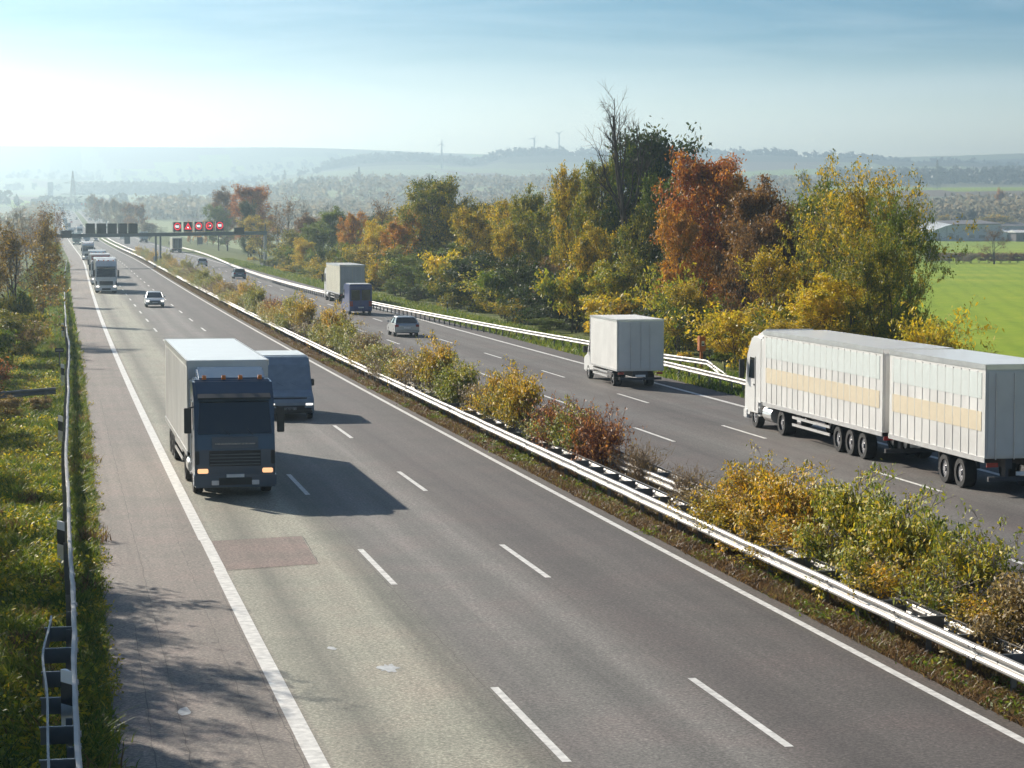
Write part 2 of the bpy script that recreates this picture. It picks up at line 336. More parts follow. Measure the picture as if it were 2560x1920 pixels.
# ---------------------------------------------------------------- ground sheet
ws = np.concatenate([-np.geomspace(4500, 60, 55), np.linspace(-55, -14, 20), np.linspace(-12, 0, 13), [wi for wi in (.9, 1.6, 4, 10, 15.85, 16.3, 17.6, 18.9, 19.3, 25, 32.5, 33)], np.linspace(34, 60, 22), np.geomspace(62, 5500, 90)])
Ys = np.concatenate([np.linspace(-250, 20, 10), np.linspace(24, 200, 70), np.geomspace(205, 7100, 215)])
WW, YY = np.meshgrid(ws, Ys); XX = WW+xc(YY); ZZ = ground_z(XX, YY)
inroad = (WW > 1) & (WW < 32.6) & (YY < 2600); ZZ = np.where(inroad, zr(YY)-.012, ZZ)
V = np.stack([XX, YY, ZZ], -1).reshape(-1, 3)
nw, ny = len(ws), len(Ys); idx = np.arange(nw*ny).reshape(ny, nw)
Fq = np.stack([idx[:-1, :-1], idx[:-1, 1:], idx[1:, 1:], idx[1:, :-1]], -1).reshape(-1, 4)
fc = V[Fq].mean(1); fw = fc[:, 0]-xc(fc[:, 1]); fp, fd = pcol(fc[:, 0], fc[:, 1])
row = 552.7-(fc[:, 2]-H)*F/fd
GM = ['verge_soil', 'median_soil', 'crop_green', 'crop_pale', 'field_brown', 'field_dull', 'field_wood']
gi = np.zeros(len(fc), int)
gi[(fw > 15) & (fw < 20) & (fc[:, 1] < 700)] = 1
rf = (fw > 58) & (fd < 1200); gi[rf] = 2
gi[(fw < -45) & (fd < 1500)] = 5
far = (fd >= 1200) & (np.abs(fw-17) > 40)
cell = (np.floor(fd/420+np.sin(fp/190)*.8)+np.floor((fp+fd*.12)/330)*3).astype(int) % 7
gi[far] = np.array([3, 5, 2, 4, 3, 5, 3])[cell[far]]
gi[far & (row > 463) & (row < 477.5) & (fp > 2000)] = 2
gi[far & (row > 477.5) & (row < 492) & (fp > 2000)] = 4
gi[(fd > 600) & (fd < 1700) & (fw > 58) & (fp < 900)] = 3
gi[(fd > 4750) & (fd < 6200) & (fp > 815)] = 6
gi[(fd > 3050) & (fd < 3500) & (fp > 2000)] = 5
ground = link('ground', fast_mesh('ground', V, Fq, GM, gi)); struct(ground)

def strip(name, wa, wb, ys, z, mat, nseg=1):
    ys = np.asarray(ys, float); V = []; U = []
    for y in ys:
        a = wa(y) if callable(wa) else wa; b = wb(y) if callable(wb) else wb
        for k in range(nseg+1):
            w = a+(b-a)*k/nseg; V.append(P(w, y, z)); U.append((float(w), y))
    n = nseg+1; Fq = [(i*n+k, i*n+k+1, (i+1)*n+k+1, (i+1)*n+k) for i in range(len(ys)-1) for k in range(nseg)]
    return np.array(V), np.array(Fq), np.array(U)
RY = np.concatenate([np.linspace(-40, 300, 120), np.geomspace(304, 2560, 140)])
for nm, a, b, mt in (('road', wL, 15.92, 'asphalt_oncoming'), ('road', 19.2, 32.6, 'asphalt_outgoing')):
    V, Fq, U = strip(nm, a, b, RY, .0, mt, 4); struct(link(nm, fast_mesh(nm, V, Fq, [mt], None, U)))
# painted lines
MV, MF = [], []
def mark(wa, wb, y0, y1, z=.005, n=None):
    n = n or max(2, int((y1-y0)/8)+1); V, Fq, U = strip('', wa, wb, np.linspace(y0, y1, n), z, None)
    b = sum(len(v) for v in MV); MV.append(V); MF.append(Fq+b)
mark(4.0, 4.3, -40, 55.6); mark(4.03, 4.31, 55.6, 61); mark(4.0, 4.3, 61, 2500, n=260)
mark(15.4, 15.58, -40, 2500, n=260); mark(19.8, 19.95, -40, 2500, n=260); mark(30.9, 31.15, -40, 2500, n=260)
for k in range(-3, 110):
    mark(7.87, 8.02, 34.6+18*k, 40.5+18*k); mark(11.58, 11.73, 34.3+18*k+.6, 40.6+18*k)
    mark(23.45, 23.6, 49+18*k, 55.2+18*k); mark(27.25, 27.4, 49.5+18*k, 55.4+18*k)
struct(link('road_marking', fast_mesh('road_marking', np.concatenate(MV), np.concatenate(MF), ['paint_line'])))
# repair patch, seams, spilled paint
def slab(pts, z, mat, name):
    V = [P(w, y, z) for w, y in pts]; me = bpy.data.meshes.new(name); me.from_pydata(V, [], [tuple(range(len(V)))]); me.materials.append(M[mat])
    l = me.uv_layers.new(name='UVMap')
    for i, p in enumerate(pts): l.data[i].uv = p
    return link(name, me)
struct(slab([(4.31, 55.6), (6.6, 56.2), (6.74, 61.3), (4.31, 60.8)], .003, 'asphalt_repair', 'road_patch'))
sv, sf = [], []
def seam(pts, wd_=.025, jit=.012):
    wd_ *= .6
    q = []
    for (a, b), (c, d) in zip(pts[:-1], pts[1:]):
        n = max(2, int(math.hypot(c-a, d-b)/.5)); q += [(a+(c-a)*i/n+R.normal(0, jit), b+(d-b)*i/n+R.normal(0, jit)) for i in range(n)]
    q.append(pts[-1]); o = len(sv)
    for i, (w, y) in enumerate(q):
        t = q[min(i+1, len(q)-1)]; u = q[max(i-1, 0)]; dx, dy = t[0]-u[0], t[1]-u[1]; L = math.hypot(dx, dy) or 1; h = wd_*.5*(.5+R.rand())
        sv.append(P(w-dy/L*h, y+dx/L*h, .0065)); sv.append(P(w+dy/L*h, y-dx/L*h, .0065))
    for i in range(len(q)-1): sf.append((o+2*i, o+2*i+1, o+2*i+3, o+2*i+2))
seam([(4.33, 55.55), (6.62, 56.15), (6.76, 61.35), (4.33, 60.85)], .035)
seam([(2.2, 30), (2.35, 60), (2.5, 110)], .02); seam([(3.35, 30), (3.45, 55), (3.5, 90)], .014); seam([(3.92, 30), (3.95, 52)], .02)
seam([(7.78, 30), (7.8, 70), (7.8, 120)], .02); seam([(11.5, 30), (11.52, 130)], .014); seam([(1.6, 30), (1.85, 48)], .02)
struct(link('road_crack', fast_mesh('road_crack', sv, sf, ['crack_tar'])))
bl = [(6.34+.24*math.cos(a)*(.55+.5*R.rand()), 42.7+.6*math.sin(a)*(.3+.7*R.rand())) for a in np.linspace(0, 6.15, 27)]
struct(slab(bl, .006, 'paint_spill', 'road_stain'))
struct(slab([(5.55+.1*math.cos(a)*(.6+.5*R.rand()), 44.9+.25*math.sin(a)*(.4+.6*R.rand())) for a in np.linspace(0, 6, 9)], .006, 'paint_spill', 'road_stain'))
struct(slab([(2.35+.16*math.cos(a)*(.5+.6*R.rand()), 39.6+.5*math.sin(a)*(.4+.6*R.rand())) for a in np.linspace(0, 6, 11)], .006, 'paint_spill', 'road_stain'))

# ---------------------------------------------------------------- trees and shrubs
def tubes(lines, sides=5):
    """lines: list of (points (n,3), radii (n,)) -> V, F quads"""
    VS, FS, o = [], [], 0
    for pts, rr in lines:
        k = 3 if rr[0] < .03 else sides; n = len(pts)
        d = np.gradient(pts, axis=0); d /= np.linalg.norm(d, axis=1, keepdims=True)+1e-9
        u = np.cross(d, [0.31, .95, .1]); u /= np.linalg.norm(u, axis=1, keepdims=True)+1e-9; v = np.cross(d, u)
        a = np.arange(k)*2*np.pi/k
        ring = pts[:, None]+rr[:, None, None]*(u[:, None]*np.cos(a)[None, :, None]+v[:, None]*np.sin(a)[None, :, None])
        VS.append(ring.reshape(-1, 3)); i = np.arange(n-1)[:, None]*k; j = np.arange(k)[None]; j2 = (j+1) % k
        FS.append((np.stack([i+j, i+j2, i+k+j2, i+k+j], -1).reshape(-1, 4))+o); o += n*k
    return np.concatenate(VS), np.concatenate(FS)
def leaves(C, size, rs, jit=.35, up=.35, long=1.5):
    n = len(C); nrm = rs.normal(size=(n, 3)); nrm[:, 2] = np.abs(nrm[:, 2])+up; nrm /= np.linalg.norm(nrm, axis=1, keepdims=True)
    t = rs.normal(size=(n, 3)); u = np.cross(nrm, t); u /= np.linalg.norm(u, axis=1, keepdims=True)+1e-9; v = np.cross(nrm, u)
    s = (size*(1+jit*rs.uniform(-1, 1, n)))[:, None]*.5
    V = np.stack([C-u*s*long, C-v*s*.62+nrm*s*.15, C+u*s*long, C+v*s*.62+nrm*s*.15], 1).reshape(-1, 3)
    return V, np.arange(4*n).reshape(n, 4)
def grow(seed, Ht, Rad, cb=.25, spread=1.0, levels=3, limbs=11, subs=5, twigs=5, per=14, leaf=.2, fluff=.35, top=1.0, fork=0, r0=None, lean=0, upsw=.5, keep=1.0, shoots=0):
    rs = np.random.RandomState(seed); lines, cen = [], []
    r0 = r0 or Ht*.016
    def line(p, d, L, r, n=5, wob=.12, rise=.25):
        pts = [np.array(p, float)]; d = np.array(d, float); d /= np.linalg.norm(d)
        for i in range(n):
            d = d+rs.normal(0, wob, 3)+np.array([0, 0, rise*.12]); d /= np.linalg.norm(d); pts.append(pts[-1]+d*L/n)
        pts = np.array(pts); rr = r*np.linspace(1, .3, n+1); lines.append((pts, rr)); return pts, rr, d
    stems = [(0, 0)] if not fork else [(rs.uniform(-.25, .25)*Rad, rs.uniform(-.25, .25)*Rad) for _ in range(fork)]
    for sx, sy in stems:
        tp, tr, td = line((sx*.3, sy*.3, -.4), (sx*.12+lean*.1, sy*.12, 1), Ht*(.86 if not fork else rs.uniform(.65, .9))+.4, r0*(1 if not fork else .6), 8, .045, .1)
        nl = max(3, limbs//len(stems))
        for i in range(nl):
            f = cb+(.97-cb)*((i+rs.rand())/nl)**.9; q = f*8; k = min(int(q), 7); p = tp[k]+(tp[k+1]-tp[k])*(q-k)
            t = (f-cb)/(1-cb); prof = (math.sin(math.pi*min(1, .16+.84*t))**.55)*(1-.35*t*(2-top))
            a = i*2.399+rs.uniform(-.5, .5); el = rs.uniform(.15, .55)+upsw*t*1.2
            L = Rad*prof*rs.uniform(.75, 1.15)*spread/max(.35, math.cos(min(el, 1.1)))*.85
            lp, lr, ld = line(p, (math.cos(a)*math.cos(el), math.sin(a)*math.cos(el), math.sin(el)), L, tr[k]*.5+.01, 5, .16, .5)
            for j in range(subs):
                g = rs.uniform(.3, 1); q2 = g*5; k2 = min(int(q2), 4); p2 = lp[k2]+(lp[k2+1]-lp[k2])*(q2-k2)
                d2 = (lp[k2+1]-lp[k2]); d2 /= np.linalg.norm(d2); d2 = d2+rs.normal(0, .55, 3)+[0, 0, .25]
                sp_, sr_, _ = line(p2, d2, L*rs.uniform(.28, .55), max(.012, lr[k2]*.5), 4, .2, .5)
                for m in range(twigs):
                    q3 = rs.uniform(.25, 1)*4; k3 = min(int(q3), 3); p3 = sp_[k3]+(sp_[k3+1]-sp_[k3])*(q3-k3)
                    d3 = (sp_[k3+1]-sp_[k3]); d3 /= np.linalg.norm(d3)+1e-9; d3 = d3+rs.normal(0, .6, 3)+[0, 0, .2]
                    w_, _, _ = line(p3, d3, L*rs.uniform(.14, .3), .011, 3, .2, .3)
                    if per and rs.rand() < keep:
                        c = rs.randint(max(1, per//2), per+1); s_ = rs.uniform(.15, 1.05, c)*3; ii = np.minimum(s_.astype(int), 2)
                        cen.append(w_[ii]+(w_[ii+1]-w_[ii])*(s_-ii)[:, None]+rs.normal(0, fluff, (c, 3))*[1, 1, .8])
    for _ in range(shoots):
        a, q = rs.uniform(0, 6.283), Rad*rs.uniform(0, .85); h = Ht*rs.uniform(.75, 1.3)
        sp_, _, _ = line((math.cos(a)*q, math.sin(a)*q, 0), (math.cos(a)*.18, math.sin(a)*.18, 1), h, .014, 6, .07, .3)
        s_ = rs.uniform(.45, 1., 12)*6; ii = np.minimum(s_.astype(int), 5); cen.append((sp_[ii]+(sp_[ii+1]-sp_[ii])*(s_-ii)[:, None]+rs.normal(0, .03, (12, 3)))[:rs.randint(2, 12)])
    V, Fq = tubes(lines); C = np.concatenate(cen) if cen else np.zeros((0, 3))
    allz = C[:, 2].max() if len(C) else V[:, 2].max()
    k = Ht/max(allz, V[:, 2].max()*.97)
    q = C if len(C) else V
    kr = Rad/np.percentile(np.hypot(q[:, 0], q[:, 1]), 88)
    V = V*[kr, kr, k]; C = C*[kr, kr, k]
    LV, LF = leaves(C, leaf, rs) if len(C) else (None, None)
    return V, Fq, LV, LF
PROTO = {}
def proto(key, bark='bark', **kw):
    V, Fq, LV, LF = grow(**kw)
    t = fast_mesh(key+'_trunk', V, Fq, [bark], smooth=True); c = fast_mesh(key+'_crown', LV, LF, ['leaf_green']) if LV is not None else None
    PROTO[key] = (t, c, kw['Ht'], kw['Rad'])
def tree(key, X, Y, Ht, Rad, leaf, label, cat='tree', name=None, group=None, rz=None, z=None, part='trunk', crown='crown'):
    t, c, h0, r0 = PROTO[key]
    z = float(ground_z(X, Y)) if z is None else z
    e = empty(name or 'tree', (X, Y, z-.05), R.uniform(0, 6.28) if rz is None else rz, label, cat, group)
    e.scale = (Rad/r0, Rad/r0, Ht/h0)
    link(part, t, e)
    if c is not None and leaf:
        o = link(crown, c, e); o.material_slots[0].link = 'OBJECT'; o.material_slots[0].material = M[leaf]
    return e
def at_col(px, Y, w=None):
    """world X of a picture column at a distance Y"""
    return px_dir(px)*Y
def y_for(px, w):          # distance at which a line w metres from the road axis crosses a picture column
    lo, hi = 30., 2400.
    for _ in range(60):
        mid = (lo+hi)/2
        X, Y, _z = P(w, mid); p = 1280+F*math.tan(math.atan2(X, Y)-YAW)
        lo, hi = (mid, hi) if p > px else (lo, mid)
    return lo

proto('broad_a', seed=1, Ht=14, Rad=5, cb=.1, per=24, leaf=.25, limbs=26, subs=6, twigs=6, fluff=.27)
proto('broad_b', seed=2, Ht=14, Rad=5, cb=.14, per=22, leaf=.27, limbs=24, subs=6, twigs=6, fluff=.3, top=1.2)
proto('broad_c', seed=3, Ht=12, Rad=4.2, cb=.05, per=21, leaf=.24, limbs=26, subs=6, twigs=6, fluff=.24, fork=3, upsw=.7)
proto('broad_d', seed=4, Ht=16, Rad=6, cb=.14, per=28, leaf=.26, limbs=30, subs=6, twigs=6, fluff=.3, top=1.25)
proto('sparse', seed=5, Ht=13, Rad=4.5, cb=.1, per=12, leaf=.22, limbs=22, subs=6, twigs=6, fluff=.25, fork=2, keep=.75, upsw=.8)
proto('feather', seed=6, Ht=15, Rad=7, cb=.06, per=24, leaf=.22, limbs=32, subs=7, twigs=6, fluff=.2, fork=4, upsw=.9, top=1.1)
proto('bare', seed=7, Ht=13, Rad=4, cb=.2, per=0, limbs=16, subs=7, twigs=7, fork=2, upsw=1.0, r0=.17)
proto('twiggy', seed=8, Ht=12, Rad=4, cb=.15, per=5, leaf=.22, limbs=16, subs=7, twigs=7, fork=3, upsw=1., keep=.6, fluff=.3)
proto('ivy', seed=9, Ht=13, Rad=4.4, cb=.08, per=20, leaf=.3, limbs=22, subs=6, twigs=6, fluff=.5, top=1.4)
proto('bush', seed=10, Ht=3.2, Rad=2.4, cb=.02, per=16, leaf=.2, limbs=14, subs=5, twigs=4, fluff=.16, fork=5, upsw=.9, r0=.06)
proto('bush_loose', seed=12, Ht=4, Rad=2.6, cb=.02, per=13, leaf=.17, limbs=16, subs=5, twigs=4, fluff=.2, fork=6, upsw=1.2, r0=.05)
proto('far_tree', seed=13, Ht=12, Rad=5, cb=.08, per=16, leaf=.6, limbs=16, subs=5, twigs=3, fluff=.5)

# the roadside row beyond the outgoing carriageway: (picture column, metres behind the road axis, top row, crown half width px, kind, leaf, label)
ROWS = [
 (548, 44, 512, 34, 'broad_b', 'leaf_green', 'small dark green tree at the far end of the roadside row, behind the gantry signs'),
 (570, 47, 470, 34, 'broad_a', 'leaf_brown', 'rounded rusty brown tree with green edge rising behind the display signs'),
 (628, 45, 464, 52, 'broad_d', 'leaf_red', 'big russet tree behind the gantry post, tallest at the far end of the row'),
 (622, 40, 500, 20, 'ivy', 'leaf_dark', 'slim dark green ivy-clad tree in front of the russet tree by the gantry'),
 (655, 42, 540, 38, 'broad_c', 'leaf_gold', 'low golden tree standing just behind the gantry end post'),
 (706, 44, 487, 46, 'twiggy', 'leaf_brown', 'grey-brown nearly leafless tree to the right of the gantry post'),
 (752, 46, 486, 32, 'bare', None, 'bare fine-twigged tree behind the grey-brown one near the gantry'),
 (745, 40, 575, 40, 'broad_c', 'leaf_olive', 'olive shrubby tree behind the guardrail short of the gantry post'),
 (800, 42, 560, 42, 'broad_c', 'leaf_green', 'fresh green rounded tree above the cream lorry, lower of two'),
 (838, 45, 520, 46, 'broad_a', 'leaf_green', 'yellow-green tree with a bare purple tree right behind it'),
 (842, 52, 496, 40, 'bare', None, 'bare purplish tree showing over the top of the yellow-green tree'),
 (880, 43, 530, 36, 'broad_b', 'leaf_orange', 'small orange-topped tree beside the yellow-green tree'),
 (958, 46, 484, 40, 'twiggy', 'leaf_brown', 'dark half-bare tree standing alone against the haze left of the big gold-green tree'),
 (905, 47, 545, 40, 'bare', None, 'low bare tree filling the dip beside the dark half-bare tree'),
 (948, 41, 556, 48, 'broad_c', 'leaf_yellow', 'lemon yellow tree behind the cream lorry, left of the orange one'),
 (1010, 41, 530, 52, 'broad_c', 'leaf_orange', 'orange autumn tree in front of the big gold-green tree'),
 (948, 38.5, 655, 28, 'bush', 'leaf_yellow', 'bright yellow shrub glowing right behind the cream lorry roof'),
 (1092, 45, 447, 84, 'broad_d', 'leaf_olive', 'big round gold-green tree with a flat dark top, tallest mid-row'),
 (1105, 46.5, 444, 46, 'ivy', 'leaf_dark', 'dark green top poking out of the big gold-green tree'),
 (1125, 40, 610, 60, 'broad_c', 'leaf_green', 'grey-green shrubby tree at the foot of the big gold-green tree'),
 (1192, 43, 520, 56, 'broad_b', 'leaf_gold', 'golden orange tree just right of the big gold-green tree'),
 (1235, 50, 476, 40, 'bare', None, 'bare tree rising behind the golden orange tree'),
 (1262, 41, 560, 46, 'broad_c', 'leaf_gold', 'amber tree with drooping left side above the dark thicket'),
 (1312, 44, 470, 56, 'broad_a', 'leaf_olive', 'olive tree with dark lower half left of the bare-limbed tree'),
 (1372, 47, 430, 52, 'twiggy', 'leaf_brown', 'half-bare tree with black twig tips left of the tall snag'),
 (1340, 40, 640, 62, 'sparse', 'leaf_brown', 'dark thorny thicket tree above the white box van, in deep shade'),
 (1440, 44, 418, 56, 'broad_b', 'leaf_gold', 'amber and green tree left of the tall snag'),
 (1512, 45, 398, 70, 'broad_d', 'leaf_olive', 'tall olive-gold tree wrapped around the foot of the snag'),
 (1645, 49, 314, 104, 'ivy', 'leaf_dark', 'very tall dark green tree, highest leafy crown of the row'),
 (1590, 47, 380, 60, 'broad_a', 'leaf_green', 'deep green tree between the snag and the red tree'),
 (1470, 40, 560, 56, 'broad_c', 'leaf_gold', 'green-gold lower tree in front of the snag, over the white box van'),
 (1560, 41, 640, 50, 'broad_c', 'leaf_olive', 'mottled brown-green understorey tree below the dark tall tree'),
 (1760, 44, 388, 112, 'broad_d', 'leaf_red', 'big flame orange-red tree right of the dark tall tree'),
 (1690, 41, 520, 64, 'broad_b', 'leaf_orange', 'orange tree leaning out below the flame red one'),
 (1905, 45, 452, 96, 'broad_a', 'leaf_brown', 'rust and bronze tree between the red tree and the yellow giant'),
 (1870, 41.5, 560, 60, 'sparse', 'leaf_brown', 'rusty half-bare tree with a dark forked trunk beside the bronze tree'),
 (2040, 50, 440, 60, 'bare', None, 'bare brown tree showing left of the yellow giant'),
 (2145, 44.5, 402, 140, 'feather', 'leaf_gold', 'huge yellow-green feathery tree at the near end of the row'),
 (2215, 43, 560, 105, 'feather', 'leaf_olive', 'dark green spreading lower tree merged into the yellow giant right side'),
 (2060, 40, 690, 100, 'broad_c', 'leaf_yellow', 'bright yellow low tree spreading below the yellow giant'),
 (1845, 38.5, 745, 90, 'bush_loose', 'leaf_yellow', 'glowing yellow shrub beside the orange emergency phone'),
 (2310, 41, 752, 95, 'bush_loose', 'leaf_yellow', 'golden shrub at the edge of the green field over the long lorry'),
 (1720, 39, 700, 60, 'broad_c', 'leaf_gold', 'small yellow sapling left of the emergency phone'),
 (775, 47, 535, 40, 'broad_a', 'leaf_brown', 'brown tree filling the gap left of the fresh green tree'),
 (1055, 47, 492, 60, 'broad_b', 'leaf_olive', 'olive shoulder tree on the left flank of the big gold-green tree'),
 (1150, 47, 500, 60, 'broad_a', 'leaf_gold', 'yellow-brown tree on the right flank of the big gold-green tree'),
 (1210, 46, 585, 60, 'broad_c', 'leaf_olive', 'low olive tree between the gold-green tree and the amber tree'),
 (1285, 46, 500, 56, 'broad_b', 'leaf_gold', 'golden-brown tree behind the amber tree'),
 (1400, 45, 500, 60, 'broad_c', 'leaf_olive', 'shadowy olive tree under the half-bare black-tipped tree'),
 (1455, 47, 470, 60, 'broad_a', 'leaf_green', 'green tree with orange neighbours behind the gold lower tree'),
 (1600, 44, 520, 70, 'broad_a', 'leaf_olive', 'dense olive-green tree under the very tall dark crown'),
 (1660, 46, 440, 70, 'broad_b', 'leaf_green', 'green tree just below and right of the very tall dark crown'),
 (1830, 46, 430, 90, 'broad_b', 'leaf_orange', 'amber tree joining the flame red tree to the bronze one'),
 (1980, 46, 520, 90, 'broad_c', 'leaf_brown', 'dark brown tree wedged left of the yellow giant'),
 (1960, 42, 620, 70, 'broad_c', 'leaf_gold', 'yellow-brown understorey tree below the bronze tree'),
 (2080, 46, 470, 95, 'feather', 'leaf_olive', 'olive tree making the left flank of the yellow giant'),
 (2240, 45, 480, 80, 'feather', 'leaf_green', 'green tree making the right flank of the yellow giant'),
 (2440, 42, 850, 60, 'bush_loose', 'leaf_olive', 'straggly thin bush at the field edge, last before the frame ends'),
]
for i, (px, w, rw, hw, kd, lf, lb) in enumerate(ROWS):
    Y = y_for(px, w); X, _, _ = P(w, Y); z = float(ground_z(X, Y)); d = depth(X, Y)
    Ht = (z_at(X, Y, rw)-z)*1.05; Rad = hw*d/F*1.0
    nm = 'bare_tree' if kd == 'bare' else ('shrub' if kd.startswith('bush') else 'tree')
    e = tree(kd, X, Y, Ht, Rad, lf, lb, 'shrub' if nm == 'shrub' else 'tree', nm)
y = 150.
while y < 400:      # second row, closing the view between the crowns
    lf = ['leaf_olive', 'leaf_dark', 'leaf_green', 'leaf_gold'][R.randint(4)]; X, Y_, _ = P(50+R.uniform(-1.5, 2), y)
    nn = {'leaf_olive': 'olive', 'leaf_dark': 'dark green', 'leaf_green': 'green', 'leaf_gold': 'golden'}[lf]
    tree(['broad_a', 'broad_b', 'broad_d'][R.randint(3)], X, Y_, R.uniform(9, 12.5)-max(0, y-300)*.012, R.uniform(4, 5.2), lf, nn+' tree of the second row, half hidden behind the roadside trees', 'tree', 'tree', nn+' trees of the second row')
    y += 7.5+y*.012
# the tall snag: bare limbs high above the leafy row
V, Fq, _, _ = grow(seed=22, Ht=17, Rad=2.8, cb=.4, per=0, limbs=18, subs=7, twigs=7, fork=3, upsw=1.5, r0=.4)
w = 44; Y = y_for(1585, w); X, _, _ = P(w, Y); z = float(ground_z(X, Y))
e = empty('bare_tree', (X, Y, z), .4, 'tall dead tree with black bare limbs standing above the whole row', 'tree')
o = link('trunk', fast_mesh('snag_trunk', V, Fq, ['bark'], smooth=True), e); e.scale = (1, 1, (z_at(X, Y, 205)-z)/16.6)
# shrubs at the foot of the row, behind the guardrail
UL = ['leaf_shrub', 'leaf_gold', 'leaf_olive', 'leaf_olive', 'leaf_dark', 'leaf_green', 'leaf_yellow', 'leaf_green', 'leaf_gold']
UN = {'leaf_shrub': 'green and yellow', 'leaf_gold': 'golden', 'leaf_olive': 'olive', 'leaf_shrub_dry': 'dry beige', 'leaf_dark': 'dark green', 'leaf_green': 'fresh green', 'leaf_yellow': 'yellow'}
y = 112.
ui = 0
while y < 430:
    for w in (37.3, 39.1):
        lf = UL[R.randint(len(UL))]; yy = y+R.uniform(-2, 2); X, Y_, _ = P(w+R.uniform(-.7, .8), yy)
        if (124 < yy < 140 and w < 38) or (w < 38 and R.rand() < .55): continue
        tree(['bush', 'bush_loose', 'broad_c'][R.randint(3)], X, Y_, R.uniform(3.2, 6.2) if w > 39 else R.uniform(1.2, 2.4), R.uniform(1.9, 2.8) if w > 39 else R.uniform(1.2, 1.9), lf,
             UN[lf]+' shrub in the thicket along the outgoing guardrail', 'shrub', 'shrub', UN[lf]+' shrubs along the outgoing guardrail')
    y += 4.2+y*.012

# verge trees left of the oncoming carriageway (some stand outside the frame and throw their shade over the shoulder)
LEFT = [
 (58, -3.6, 165, 545, 108, 'sparse', 'leaf_brown_gold', 'golden brown tree leaning over the verge at the left edge'),
 (100, -4.4, 196, 520, 44, 'sparse', 'leaf_brown_gold', 'brown and orange tree just behind the golden brown verge tree'),
 (2, -5.5, 152, 600, 70, 'sparse', 'leaf_brown_gold', 'brown and yellow tree cut by the left picture edge'),
 (128, -3.6, 235, 590, 36, 'broad_c', 'leaf_olive', 'dark olive tree reaching out to the left guardrail'),
 (40, -8.5, 330, 492, 60, 'bare', None, 'tall bare grey tree at the back of the left verge, cut by the edge'),
 (95, -7.5, 350, 497, 56, 'twiggy', 'leaf_brown', 'twiggy brown tree at the back of the left verge'),
 (70, -9, 400, 500, 46, 'bare', None, 'bare fine-branched tree between the two back verge trees'),
 (128, -6.5, 420, 505, 40, 'twiggy', 'leaf_brown', 'brown twiggy tree where the gantry beam meets the left verge'),
 (30, -7, 270, 560, 56, 'twiggy', 'leaf_brown', 'brown half-bare tree behind the brown and yellow one at the left edge'),
 (18, -2.6, 136, 770, 66, 'broad_c', 'leaf_olive', 'dark olive bushy tree at the left edge above the crossing rail'),
 (140, -5.5, 520, 528, 24, 'bare', None, 'small bare tree beyond the left end of the gantry'),
]
for px, w, Y, rw, hw, kd, lf, lb in LEFT:
    X = px_dir(px)*Y; z = float(ground_z(X, Y)); d = depth(X, Y)
    tree(kd, X, Y, z_at(X, Y, rw)-z, hw*d/F*1.05, lf, lb, 'tree', 'bare_tree' if kd == 'bare' else 'tree')
for X, Y, Ht, Rad, kd, lf, lb in [
 (-1.4, 139, 3.6, 1.7, 'bush_loose', 'leaf_shrub_dry', 'brown shrub with red leaves below the golden verge tree'),
 (-1.1, 150, 4.4, 1.6, 'bush', 'leaf_olive', 'olive shrub in front of the golden verge tree trunk'),
 (-2.4, 128, 3.2, 1.5, 'bush', 'leaf_green', 'dark green shrub at the left edge above the crossing rail'),
 (-1.9, 112, 2.3, 1.2, 'bush_loose', 'leaf_shrub_red', 'reddish shrub at the left edge by the crossing rail'),
 (-1.3, 101, 1.2, .8, 'bush', 'leaf_shrub_dry', 'low dry bush on the verge just short of the crossing rail'),
 (.15, 104.5, .8, .5, 'bush', 'leaf_shrub_dry', 'small brown weed clump against the crossing rail'),
 (-2.2, 92, 1.6, .9, 'bush', 'leaf_shrub', 'mottled low shrub at the left picture edge below the crossing rail')]:
    tree(kd, X, Y, Ht, Rad, lf, lb, 'shrub', 'shrub')
for X, Y, Ht, Rad, kd, lf in [(-5.0, 47, 10, 2.6, 'broad_c', 'leaf_olive'), (-5.1, 52.5, 10.5, 2.5, 'sparse', 'leaf_olive'), (-5.2, 57.5, 10.8, 2.3, 'sparse', 'leaf_olive'), (-5.0, 63, 10.2, 2.0, 'sparse', 'leaf_gold'), (-5.6, 41.5, 10.5, 2.6, 'sparse', 'leaf_gold'), (-4.6, 40, 6.5, 2.0, 'broad_c', 'leaf_green'), (-4.2, 44.5, 7, 1.9, 'sparse', 'leaf_green'), (-6.6, 62, 8.2, 2.8, 'broad_c', 'leaf_olive'), (-7, 72, 8.2, 2.8, 'broad_a', 'leaf_gold'), (-7, 84, 8.2, 2.8, 'broad_c', 'leaf_olive'), (-7.2, 100, 8.2, 3, 'broad_a', 'leaf_olive'), (-7, 116, 7.2, 2.8, 'broad_c', 'leaf_gold'), (-7, 128, 8, 2.8, 'broad_c', 'leaf_gold'), (-9.6, 67, 9, 3.4, 'broad_a', 'leaf_olive'), (-9.8, 92, 9, 3.4, 'broad_a', 'leaf_gold'), (-9.8, 110, 9, 3.4, 'broad_d', 'leaf_olive')]:
    tree(kd, X, Y, Ht, Rad, lf, 'verge tree just outside the left picture edge, seen by its shade', 'tree', 'tree', 'verge trees outside the left edge')

